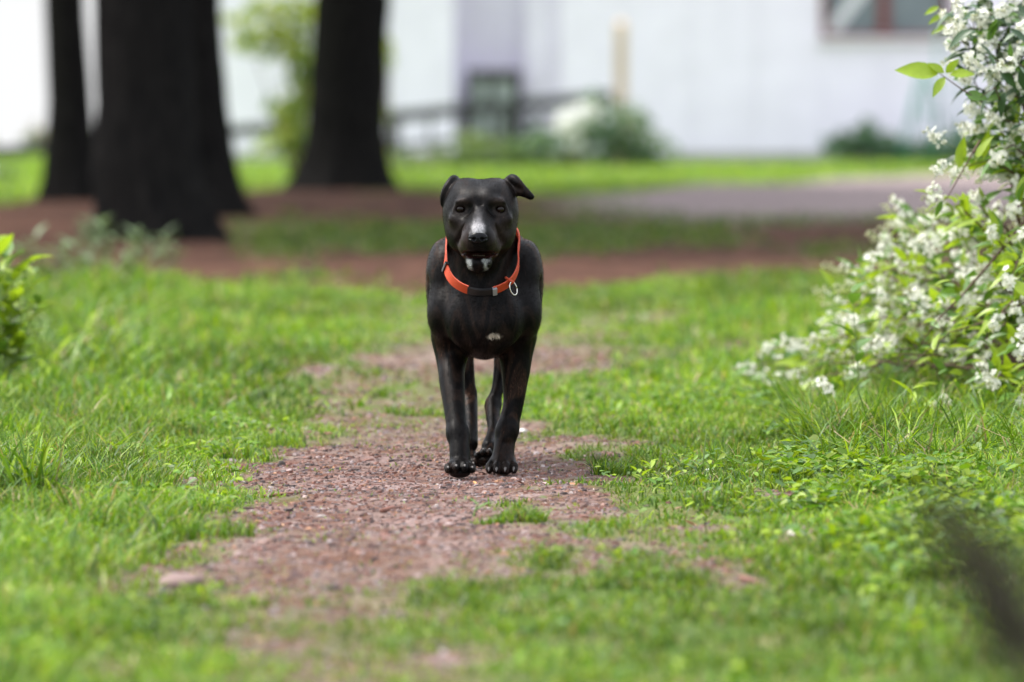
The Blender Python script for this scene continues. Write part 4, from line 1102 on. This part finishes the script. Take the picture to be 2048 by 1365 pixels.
def panicle_mesh(name, seed, n, L, rad, bud=.35):
    g = random.Random(seed); V = []; Q0 = []; Q1 = []; Q2 = []; nv = 0
    def addp(pts, bucket):
        nonlocal nv
        V.extend(pts); bucket.append(tuple(range(nv, nv + 4))); nv += 4
    ups = []
    for i in range(n):
        t = g.random(); r = rad * (1 - .75 * t) * math.sqrt(g.random()); a_ = g.random() * 6.283
        c = Vector((math.cos(a_) * r, t * L, math.sin(a_) * r))
        nrm = (Vector((c.x, .012 + (t - .3) * .02, c.z)) + Vector((g.gauss(0, .008), g.gauss(0, .008), g.gauss(0, .008)))).normalized()
        u = nrm.orthogonal().normalized(); w = nrm.cross(u)
        if t > 1 - bud * g.uniform(.5, 1.6):
            s = g.uniform(.0024, .0038)
            p0, p1 = c + nrm * s * 1.3, c - nrm * s * 1.3
            addp([p0, c + u * s, p1, c - u * s], Q1); addp([p0, c + w * s, p1, c - w * s], Q1); addp([c + u * s, c + w * s, c - u * s, c - w * s], Q1)
        else:
            s = g.uniform(.0065, .0095); ph = g.random() * 6.283; op = g.uniform(.1, .7)
            for k in range(5):
                b_ = ph + k * 1.2566; dr = u * math.cos(b_) + w * math.sin(b_); sd_ = u * -math.sin(b_) + w * math.cos(b_)
                tip = c + dr * s + nrm * s * op; m_ = c + dr * s * .6 + nrm * s * op * .35
                addp([c, m_ + sd_ * s * .36, tip, m_ - sd_ * s * .36], Q0)
        b0 = Vector((c.x * .15, c.y - .006, c.z * .15)); tt = Vector((.0006, 0, .0006))
        addp([b0 - tt, b0 + tt, c + tt, c - tt], Q2)
    s_ = Vector((.0009, 0, 0)); e_ = Vector((0, 0, .0009))
    addp([-s_, s_, Vector((0, L * .9, 0)) + s_ * .5, Vector((0, L * .9, 0)) - s_ * .5], Q2); addp([-e_, e_, Vector((0, L * .9, 0)) + e_ * .5, Vector((0, L * .9, 0)) - e_ * .5], Q2)
    me = fast_mesh(name, V, [Q0, Q1, Q2], smooth=False)
    for mt in (petal, bud_mat, stalk_mat): me.materials.append(mt)
    mi = np.concatenate([np.full(len(q_), i_, np.int32) for i_, q_ in enumerate((Q0, Q1, Q2)) if len(q_)])
    me.polygons.foreach_set('material_index', mi); return me
PAN = [panicle_mesh('blossom_cluster', 30 + i, n, L, r, bu) for i, (n, L, r, bu) in enumerate(((22, .060, .026, .15), (26, .075, .026, .3), (18, .045, .026, .1), (24, .090, .022, .45), (20, .055, .028, .2), (28, .100, .024, .75)))]
sb = Vector((1.36, 14.7, 0)); sb.z = gz(sb.x, sb.y)
bush = empty('flowering_shrub', sb); tag(bush, 'large white flowering shrub leaning in from the right of the path', 'shrub')
g = random.Random(21)
def orient(dirv, upv, roll=0.0):
    y_ = Vector(dirv).normalized(); x_ = y_.cross(Vector(upv))
    x_ = x_.normalized() if x_.length > 1e-4 else y_.orthogonal().normalized()
    z_ = x_.cross(y_)
    M = Matrix((x_, y_, z_)).transposed().to_4x4()
    return M @ Matrix.Rotation(roll, 4, 'Y')
leaf_list = []      # (matrix, kind, variant)
pan_list = []
def place_leaf(p, d, kind, sc=1.0, up=(0, 0, 1)):
    M = Matrix.Translation(p - sb) @ orient(d, Vector(up) + Vector((g.gauss(0, .35), g.gauss(0, .35), 0)), g.gauss(0, .35)) @ Matrix.Diagonal((sc, sc, sc, 1))
    leaf_list.append((M, kind, g.randint(0, 1)))
def place_pan(p, d, v=None, sc=1.0):
    M = Matrix.Translation(p - sb) @ orient(d, (g.gauss(0, 1), g.gauss(0, 1), g.gauss(0, 1)), g.random() * 6) @ Matrix.Diagonal((sc, sc, sc, 1))
    pan_list.append((M, g.randint(0, 4) if v is None else v))
def bez(a_, c_, b_, n):
    return [a_ * (1 - t) ** 2 + c_ * 2 * t * (1 - t) + b_ * t * t for t in [i / n for i in range(n + 1)]]
def branch(tip, lift, r0, kinds, pans, leafden, tipvar=None, n=14, start=.35, name='branch', base=None):
    base = base or sb + Vector((g.uniform(-.10, .05), g.uniform(-.15, .15), 0))
    ctl = base.lerp(tip, .5) + Vector((0, 0, lift))
    pts = bez(base, ctl, tip, n)
    pts = [q + Vector((g.gauss(0, .006), g.gauss(0, .006), g.gauss(0, .006))) if 0 < i < n else q for i, q in enumerate(pts)]
    m = MB(); m.tube([q - sb for q in pts], [max(.0012, r0 * (1 - .85 * i / n)) for i in range(n + 1)], 6)
    m.build(name, twig_mat, bush)
    for i in range(int(n * start), n):
        d = (pts[i + 1] - pts[i]).normalized()
        for k in range(leafden):
            f_ = g.random(); p_ = pts[i].lerp(pts[i + 1], f_)
            a_ = g.random() * 6.283; side = Vector((math.cos(a_), math.sin(a_) * .7, math.sin(a_ * 1.7) * .6))
            dirl = (d * .7 + side + Vector((0, 0, g.uniform(-.2, .5)))).normalized()
            place_leaf(p_ + dirl * .008, dirl, g.choice(kinds), g.uniform(.65, 1.15))
        if g.random() < pans:
            a_ = g.random() * 6.283; side = Vector((math.cos(a_) - .3, math.sin(a_) * .7 - .4, g.uniform(-.1, 1.0)))
            ln = g.uniform(.02, .07); p_ = pts[i] + side.normalized() * ln
            place_pan(p_, side + Vector((0, 0, .3)), None, g.uniform(.8, 1.2))
            m = MB(); m.tube([pts[i] - sb, p_ - sb], [.0014, .0009], 4); m.build('twig', stalk_mat, bush)
    place_pan(tip - (pts[-1] - pts[-2]).normalized() * .02, pts[-1] - pts[-3], tipvar, g.uniform(.9, 1.15))
fr, mi_, dk = 'fresh', 'mid', 'dark'
# low sprays reaching left, a little farther off
for (px, py, d) in ((1500, 735, 15.9), (1545, 700, 15.8), (1590, 745, 15.4), (1610, 690, 15.6), (1650, 640, 15.6), (1700, 545, 15.7), (1680, 610, 15.4), (1730, 600, 15.3), (1690, 680, 14.9), (1740, 690, 15.0), (1760, 640, 15.1), (1655, 710, 15.2), (1720, 740, 14.6), (1790, 560, 15.3), (1805, 445, 15.6), (1830, 500, 15.4), (1840, 570, 15.0), (1560, 760, 15.6), (1785, 690, 14.8), (1850, 640, 14.7), (1870, 545, 15.0), (1525, 755, 15.9), (1625, 770, 15.0), (1770, 590, 15.2), (1700, 715, 15.0), (1640, 680, 15.3), (1800, 435, 15.4), (1820, 470, 15.2), (1692, 535, 15.4), (1712, 565, 15.2), (1770, 520, 15.3), (1855, 455, 15.0), (1900, 425, 14.8), (1765, 485, 15.4), (1665, 585, 15.5), (1740, 655, 14.9), (1815, 610, 14.8), (1800, 530, 15.0)):
    branch(at(px, py, d), g.uniform(.10, .30), .007, [mi_, fr, mi_, fr], .28, 2, 5 if (py < 640 or (py < 720 and g.random() < .5)) else None, start=.55)
# body of the shrub
for (px, py, d) in ((1880, 400, 14.3), (1915, 470, 14.4), (1955, 400, 14.2), (1990, 470, 14.0), (2030, 420, 14.0), (1965, 540, 14.2), (2020, 560, 13.8), (1930, 600, 14.4), (2000, 640, 13.9), (2045, 700, 13.8), (1960, 700, 14.2), (1985, 760, 13.9), (2040, 800, 13.8), (1905, 690, 14.5), (2000, 350, 14.3), (2040, 300, 14.2)):
    branch(at(px, py, d), g.uniform(.05, .35), .008, [fr, mi_, fr], .24, 4, None, start=.35)
for (px, py, d) in ((1930, 310, 14.1), (1960, 270, 14.2), (1915, 345, 14.0), (1985, 230, 14.0), (2020, 190, 14.0), (1945, 215, 14.1), (2045, 260, 13.9), (2000, 320, 13.9), (1975, 350, 14.2)):
    branch(at(px, py, d), g.uniform(.2, .5), .007, [mi_, dk, mi_, fr], .34, 3, None, start=.55)
# upper right, against the white wall: darker leaves and many blossoms
for (px, py, d) in ((1905, 95, 13.9), (1925, 60, 14.0), (1950, 120, 13.8), (1960, 40, 13.9), (1985, 80, 14.0), (1990, 150, 13.8), (2010, 30, 13.9), (2030, 110, 14.0), (2045, 60, 13.8), (2050, 170, 13.9), (1935, 165, 14.1), (1975, 5, 14.0), (2055, 5, 14.0), (2005, -60, 13.9), (2070, -40, 14.1), (2080, 90, 14.2), (1920, 20, 14.1), (2015, 130, 13.7), (1968, 95, 13.9)):
    branch(at(px, py, d), g.uniform(.3, .6), .006, [dk, dk, mi_], .30, 3, None, start=.72)
for (px, py, d) in ((2120, 300, 14.2), (2150, 500, 14.4), (2180, 100, 14.6), (2140, 650, 14.0), (2200, -100, 14.8), (2250, 300, 15.0)):
    branch(at(px, py, d), g.uniform(.1, .4), .010, [mi_, dk, fr], .4, 3, None, start=.3)
for i in range(16):      # the far side of the shrub, outside the frame
    a_ = g.uniform(-1.2, 1.9); r_ = g.uniform(.25, .75); branch(sb + Vector((math.cos(a_) * r_, math.sin(a_) * r_, g.uniform(.25, 1.15))), g.uniform(.1, .45), .009, [mi_, dk, fr], .3, 3, None, start=.3)
# sparse outlying shoots
def shoot(pts, r, name='branch'):
    m = MB(); m.tube([q - sb for q in pts], [r * (1 - .7 * i / (len(pts) - 1)) for i in range(len(pts))], 6); m.build(name, twig_mat if r > .0016 else stalk_mat, bush)
d = 13.7
shoot([at(1965, 205, d), at(1925, 180, d), at(1890, 155, d), at(1872, 142, d)], .0022)
for (px, py, dx, dy, s, kk) in ((1876, 148, -75, -12, 1.35, fr), (1900, 150, 70, -8, .8, fr), (1890, 155, -20, 28, .75, fr), (1888, 146, -28, -20, .6, fr), (1892, 146, 20, -22, .6, fr), (1930, 188, 60, 10, .8, mi_)):
    p_ = at(px, py, d); q_ = at(px + dx, py + dy, d - .01); M = Matrix.Translation(p_ - sb) @ orient(q_ - p_, (0, -1, .5), g.gauss(0, .2)) @ Matrix.Diagonal((s * 1.25, s, s, 1)); leaf_list.append((M, kk, 0))
shoot([at(2000, 200, d), at(1990, 175, d), at(1960, 195, d)], .002)
for (px, py, dx, dy, s) in ((1990, 180, -35, 30, .85), (2010, 185, -20, 60, .8), (2000, 140, 40, 40, .8), (1960, 90, 60, 45, .8), (1945, 62, -55, 22, .9), (2040, 140, 15, 50, .9), (2020, 60, 50, 25, .8)):
    p_ = at(px, py, d); q_ = at(px + dx, py + dy, d); leaf_list.append((Matrix.Translation(p_ - sb) @ orient(q_ - p_, (0, -1, .8), g.gauss(0, .3)) @ Matrix.Diagonal((s, s, s, 1)), dk, 0))
d = 13.9
shoot([at(1960, 280, d), at(1935, 325, d), at(1915, 360, d), at(1895, 395, d), at(1884, 405, d)], .0024)
for px, py in ((1872, 388), (1880, 380), (1880, 348), (1895, 335)): place_pan(at(px, py, d), (-.5, -.3, .4), 2, .62)
p_ = at(1884, 402, d); leaf_list.append((Matrix.Translation(p_ - sb) @ orient(at(1872, 432, d) - p_, (0, -1, 0)) @ Matrix.Diagonal((.6, .6, .6, 1)), mi_, 0))
d = 14.2
shoot([at(1910, 80, d), at(1890, 45, d), at(1878, 10, d), at(1872, -25, d)], .0018); shoot([at(1895, 60, d), at(1903, 20, d), at(1910, -20, d)], .0014); shoot([at(1950, 68, d), at(1900, 66, d), at(1862, 71, d)], .0014)
for px, py, dx, dy in ((1884, 30, -30, 18), (1886, 36, 28, 10), (1878, 14, -26, 12), (1892, 52, -30, 14)):
    p_ = at(px, py, d); leaf_list.append((Matrix.Translation(p_ - sb) @ orient(at(px + dx, py + dy, d) - p_, (0, -1, .5)) @ Matrix.Diagonal((.55, .55, .55, 1)), fr, 0))
# bare brown branches low in the shrub
d = 14.1
shoot([at(2060, 430, d), at(1995, 510, d), at(1925, 590, d), at(1880, 635, d), at(1840, 690, d)], .0042); shoot([at(2060, 600, d), at(1985, 640, d), at(1900, 665, d), at(1850, 705, d), at(1805, 745, d)], .0030)
for px, py in ((1880, 815), (1860, 830), (1895, 822), (1870, 845), (1960, 770), (1645, 780), (1655, 795)): place_pan(at(px, py, 14.0), (g.uniform(-.6, .3), -.6, .5), 0, .8)
# fill of small leaves at the shrub's foot
for i in range(330):
    px = g.uniform(1860, 2120); py = g.uniform(560, 850); place_leaf(at(px, py, g.uniform(13.9, 14.9)), (g.gauss(0, 1), g.gauss(0, 1), g.uniform(-.2, .8)), g.choice([mi_, mi_, fr]), g.uniform(.45, .9))
# the 300 leaves that show largest are objects, the rest one part
def key(e):
    p_ = e[0].translation + sb; px = 1024 + p_.x * F / p_.y; py = HORIZON + (CAM_H - p_.z) * F / p_.y
    return (0 if (px < 2040 and py > 5) else 1, p_.y - (e[0].to_scale().x) * 2.0)
leaf_list.sort(key=key)
for M, kd, v in leaf_list[:300]:
    o = obj('leaf', LEAF[kd][v], None, bush); o.matrix_local = M
mres = {}
for kd in LEAF:
    Vs = []; Qs = []; n0 = 0
    for M, k_, v in leaf_list[300:]:
        if k_ != kd: continue
        me = LEAF[kd][v]; co = np.zeros(len(me.vertices) * 3, np.float32); me.vertices.foreach_get('co', co); co = co.reshape(-1, 3)
        Mn = np.array(M); Vs.append(co @ Mn[:3, :3].T + Mn[:3, 3])
        qi = np.array([p__.vertices[:] for p__ in me.polygons]) if kd + str(v) not in mres else mres[kd + str(v)]
        mres[kd + str(v)] = qi; Qs.append(qi + n0); n0 += len(co)
    if Vs:
        o = obj('foliage', fast_mesh('foliage_' + kd, np.concatenate(Vs), [np.concatenate(Qs)]), {'fresh': leaf_fresh, 'mid': leaf_mid, 'dark': leaf_dark}[kd], bush); tag(o, kind='stuff')
for M, v in pan_list:
    o = obj('blossom_cluster', PAN[v], None, bush); o.matrix_local = M

# ------------------------------------------------------------------ weeds and seedlings
def weed(name, label, cat, base, stems, kinds, group=None, leaf_sc=1.0, stalk=None):
    """stems: list of (tip offset, leaves)"""
    b = Vector(base); t = empty(name, b); tag(t, label, cat, group); gg = random.Random(hash(label) % 1000 if False else len(label) * 7 + int(b.y * 100))
    for tip, nl in stems:
        tip = Vector(tip); pts = bez(Vector((0, 0, -.01)), Vector((tip.x * .3, tip.y * .3, tip.z * .6)), tip, 6)
        m = MB(); m.tube(pts, [.0026 - .0018 * i / 6 for i in range(7)], 5); m.build('stem', stalk or stalk_mat, t)
        for i in range(nl):
            f_ = .25 + .75 * (i + .5) / nl; k = min(5, int(f_ * 6)); p_ = pts[k].lerp(pts[k + 1], f_ * 6 - k)
            a_ = i * 2.4 + gg.random(); dr = Vector((math.cos(a_), math.sin(a_), gg.uniform(.3, 1.1)))
            o = obj('leaf', LEAF[gg.choice(kinds)][gg.randint(0, 1)], None, t)
            o.matrix_local = Matrix.Translation(p_) @ orient(dr, (0, 0, 1)) @ Matrix.Diagonal((leaf_sc * gg.uniform(.7, 1.2),) * 3 + (1,))
    return t
def on(px, py):
    v = gp(px, py); v.z = gz(v.x, v.y); return v
v = at(1722, 800, 14.0); v.z = gz(v.x, 14.0)
weed('tall_weed', 'upright weed with long narrow leaves in front of the white blossoms', 'weed', v, [((-.022, 0, .335), 9)], [mi_, 'mid'], leaf_sc=1.1)
v = at(1825, 830, 13.6); v.z = gz(v.x, 13.6)
weed('seedling', 'bright yellow green seedling at the foot of the flowering shrub', 'seedling', v, [((0, 0, .14), 6), ((.03, .01, .10), 4)], [fr], leaf_sc=.85)
weed('path_weed', 'dark green tuft of leaves in the lawn right of the dog', 'weed', on(1268, 668), [((0, 0, .05), 5), ((.03, 0, .05), 4), ((-.03, .02, .04), 4)], [mi_], leaf_sc=.9)
weed('plantain_weed', 'plantain with broad leaf and brown stalk right of the path', 'weed', on(1404, 952), [((.01, 0, .10), 0), ((-.01, 0, .02), 3), ((.02, .01, .02), 3)], [mi_], leaf_sc=.8)
weed('leafy_weed', 'bright low leafy weed at the right edge of the bare earth', 'weed', on(1300, 985), [((-.03, 0, .035), 5), ((0, 0, .05), 6), ((.05, 0, .04), 5), ((.08, .02, .03), 4)], [fr], leaf_sc=.42)
weed('leafy_weed', 'single upright green leaf sprouting from the bare path', 'weed', on(945, 1040), [((.012, 0, .03), 2)], [mi_], leaf_sc=.6)
# pale weeds standing in the shade under the trees on the left
pale = leafy('pale_leaf', (.13, .19, .09), rough=.5, trans=.3, vary=.2); LEAF['pale'] = [leaf_mesh('leaf_pale', .09, .016, .3, .3, pale), leaf_mesh('leaf_pale', .07, .012, .3, .2, pale)]
for i, (px, py, h_) in enumerate(((160, 585, .20), (205, 570, .26), (250, 590, .16), (285, 575, .24), (330, 560, .20), (115, 600, .20), (180, 500, .14), (70, 600, .24))):
    nm = ['standing alone against the dark trunk', 'tallest of the clump', 'short, at the front of the clump', 'leaning right', 'at the right end of the clump', 'near the bright yellow plant', 'far back under the widest trunk', 'beside the bright yellow plant'][i]
    weed('verge_weed', 'pale grey green weed below the dark trees, ' + nm, 'weed', on(px, py), [((.02 * (i % 3 - 1), 0, h_), 9), ((.05, .02, h_ * .7), 7), ((-.05, 0, h_ * .75), 7)], ['pale'], 'pale weeds under the trees', 1.1)
# bright plant at the left edge
v = at(10, 700, 15.5); v.z = gz(v.x, 15.5)
weed('verge_plant', 'bright yellow green leafy plant at the left frame edge', 'plant', v, [((.06, 0, .36), 11), ((-.02, .02, .40), 12), ((.03, -.03, .30), 10), ((-.07, 0, .34), 11), ((.09, 0, .26), 8), ((-.12, 0, .36), 9), ((.02, .03, .33), 12), ((.07, -.02, .31), 12), ((0, 0, .37), 12), ((-.04, 0, .25), 10), ((.05, 0, .18), 10)], [fr, fr, fr, mi_], leaf_sc=1.3)

# grass tufts on the path
def tuft(label, base, n, h, spread, seed, w=.0028, bright=.6):
    global rng
    keep = rng; rng = np.random.default_rng(seed)
    r_ = spread * np.sqrt(rng.random(n)); a_ = rng.random(n) * 2 * np.pi
    x = base.x + r_ * np.cos(a_); y = base.y + r_ * np.sin(a_) * .7; c = green(n, .03, bright)
    V, T, Qf, Cc_ = blades(x, y, h * rng.uniform(.5, 1.2, n), w * rng.uniform(.7, 1.3, n), rng.uniform(.2, 1.0, n), c * .75, c * 1.1); rng = keep
    o = obj('grass_tuft', fast_mesh('grass_tuft', V - np.array(base, np.float32), [T, Qf], Cc_), grass_mat, loc=base); tag(o, label, 'grass tuft', 'grass tufts on the path'); return o
tuft('dense grass tuft alone on the bare path just right of centre', on(1045, 1048), 260, .035, .045, 1)
tuft('small flat grass tuft left of the dense tuft on the bare path', on(985, 1052), 130, .024, .04, 2)
tuft('grass tuft on the right edge of the bare earth beside the dog', on(1228, 950), 220, .040, .05, 3, bright=.3)
tuft('long drooping grass clump at the foot of the flowering shrub', at(1690, 905, 13.35), 320, .16, .11, 4, .0034, 1.2)
tuft('long pale grass clump below the bright seedling', at(1810, 890, 13.4), 220, .15, .10, 5, .0034, 1.2)
tuft('grass clump with upright blades at the left frame edge', on(40, 1010), 90, .14, .07, 6, .007)
tuft('grass clump pushing into the left edge of the bare earth', on(400, 1080), 300, .045, .10, 7)
tuft('grass patch on the dirt directly behind the dog', on(840, 835), 260, .030, .09, 8)
tuft('bright low grass patch left of the dog', on(500, 890), 420, .045, .13, 9, bright=1.5)
tuft('wiry grass clump between plantain and path edge', on(1500, 940), 160, .07, .08, 10)

# ------------------------------------------------------------------ stones, sticks, fallen leaves
def stone(label, px, py, sx, sy, sz, colr, seed):
    b = on(px, py); m = MB(); ball(m, (0, 0, sz * .35), (sx, sy, sz), 12, 8)
    V = np.concatenate(m.V); n_ = fbm(V[:, 0] / sx * 1.7 + seed * 7, V[:, 1] / sy * 1.7 + V[:, 2] / sz, 3); n_ = n_ + .6 * fbm(V[:, 0] / sx * 4.5 + seed, V[:, 1] / sy * 4.5 + V[:, 2] / sz * 3, 2) - .3; V *= (1 + (n_ - .5)[:, None] * .8); m.V = [V]
    o = m.build('stone', plain('stone_' + str(seed), colr, rough=.75, vary=.3, scale=120, bump=.5, bdist=.003)); o.location = b; o.rotation_euler = (0, 0, seed * 1.3)
    tag(o, label, 'stone', 'stones on the path'); return o
stone('pale flat stone at the back left of the bare earth', 612, 860, .022, .016, .007, (.38, .34, .31), 1)
stone('whitish stone just right of the standing front leg', 1046, 866, .011, .010, .006, (.55, .53, .5), 2)
stone('large low mound of brown dirt at the lower left of the path', 352, 1168, .045, .035, .014, (.16, .105, .095), 3)  # a mound of dirt, built from the stone shape
stone('dark lump standing in for the shadow beneath the dirt mound at the lower left', 335, 1190, .020, .014, .010, (.035, .028, .026), 4)  # dark lump put in as the shadow beneath the dirt mound
stone('dark round pebble at the left edge of the bare earth', 562, 930, .009, .008, .008, (.05, .04, .035), 5)
stone('pale grey stone among grass right of the path', 1592, 1082, .018, .014, .009, (.42, .38, .34), 6)
stone('small grey stone beside the plantain', 1418, 945, .013, .010, .006, (.45, .47, .43), 7)
stone('dark flat stone low in the middle of the path', 660, 1182, .020, .014, .008, (.06, .042, .036), 8)
stone('flat grey stone at the left edge by the grass', 428, 955, .022, .015, .006, (.30, .24, .235), 9)
stick_mat = plain('stick_bark', (.15, .062, .042), rough=.7, vary=.35, scale=60)
def stick(label, p0, p1, r):
    a_ = on(*p0); b_ = on(*p1); c_ = (a_ + b_) / 2 + Vector((0, 0, r * .8)); m = MB()
    m.tube([a_ - a_ + Vector((0, 0, r * .7)), (c_ - a_) + Vector((.003, .004, r * .4)), b_ - a_ + Vector((0, 0, r * .7))], [r, r * .95, r * .5], 7)
    o = m.build('stick', stick_mat); o.location = a_; tag(o, label, 'stick', 'sticks on the ground'); return o
stick('reddish stick lying level across the left of the bare earth', (522, 996), (604, 994), .0032)
stick('short broken stick pointing towards the pale chip', (524, 1060), (568, 1046), .0034)
stick('thin reddish stick at the grass edge left of the path', (405, 1014), (480, 1011), .0026)
stick('thick bark piece in the middle of the path', (764, 1028), (798, 1020), .0050)
stick('dark stick in the grass right of the path, nearer the path', (1528, 1012), (1590, 1008), .0036)
stick('brown stick out of focus in the lower right grass', (1480, 1162), (1535, 1176), .0042)
stick('thin stick hidden in the far lawn left of the dog', (545, 722), (590, 742), .0040)
chipm = plain('orange_chip', (.48, .24, .085), rough=.6, vary=.2, scale=90); paleleaf = plain('dry_leaf', (.50, .30, .17), rough=.6, vary=.25, scale=90)
def fallen(label, px, py, L, W, mat, rz, seed, name='fallen_leaf', cat='leaf'):
    b = on(px, py); me = leaf_mesh('fallen_leaf', L, W, .5, -.25, mat, 4); o = obj(name, me, mat, loc=b + Vector((0, 0, .004)))
    o.rotation_euler = (.18, .25, rz); tag(o, label, cat, 'dry leaves on the ground'); return o
fallen('small orange chip right under the dog', 950, 972, .012, .005, chipm, .3, 1)
fallen('brown orange leaf right of the standing front paw', 1048, 972, .018, .006, stick_mat, 1.4, 2)
fallen('pale orange leaf on the far bare patch left of the dog', 690, 800, .020, .010, paleleaf, 1.2, 3)
fallen('orange leaf in the grass behind the dog on the right', 1080, 812, .018, .008, chipm, 1.5, 4)
fallen('pale pinkish leaf standing in the left lawn', 268, 880, .040, .008, paleleaf, .5, 5)
fallen('pale tan leaf on the right of the path by bare roots', 1396, 1050, .030, .012, paleleaf, 1.2, 6)
fallen('tan leaf beside the broken stick', 567, 1050, .010, .006, paleleaf, .9, 7)

# ------------------------------------------------------------------ dry twig close to the lens, lower right
dead = leafy('dry_frond', (.042, .034, .018), rough=.7, trans=.15, vary=.4, scale=20); dead2 = plain('dead_stem', (.045, .028, .018), rough=.8, vary=.3)
fd = 3.7; base = Vector((.44, fd - .3, 0)); base.z = gz(base.x, base.y)
fg = empty('dry_frond', base); tag(fg, 'dark brown dried frond blurred in the near lower right corner', 'dried plant')
t0 = at(1862, 1010, fd); t1 = at(1960, 1130, fd); t2 = at(2060, 1330, fd)
pts = [Vector((0, 0, -.01)), (t2 + Vector((.07, -.12, -.16))) - base, t2 - base, t1 - base, t0 - base]
m = MB(); m.tube(pts, [.006, .0055, .005, .0035, .001], 6); m.build('stem', dead2, fg)
gg = random.Random(8); Vs = []; Qs = []
for i in range(900):
    f_ = gg.random(); a_, b_, wv_ = ((t0, t1, .5 * f_ + .12) if gg.random() < .38 else (t1, t2, .62 + .38 * f_)); p_ = (a_.lerp(b_, f_) - base) + Vector((gg.gauss(0, .007), gg.gauss(0, .012), gg.gauss(0, .007))) * wv_ * 1.3
    dr = Vector((gg.gauss(-.2, .6), gg.gauss(0, .6), gg.gauss(.5, .5))).normalized(); L = gg.uniform(.012, .034) * (.5 + wv_ * .7); sd_ = dr.orthogonal().normalized() * .0016
    k0 = len(Vs); Vs += [p_ - sd_, p_ + sd_, p_ + dr * L + sd_ * .3, p_ + dr * L - sd_ * .3]; Qs.append((k0, k0 + 1, k0 + 2, k0 + 3))
o = obj('fronds', fast_mesh('fronds', Vs, [Qs]), dead, fg); tag(o, kind='stuff')
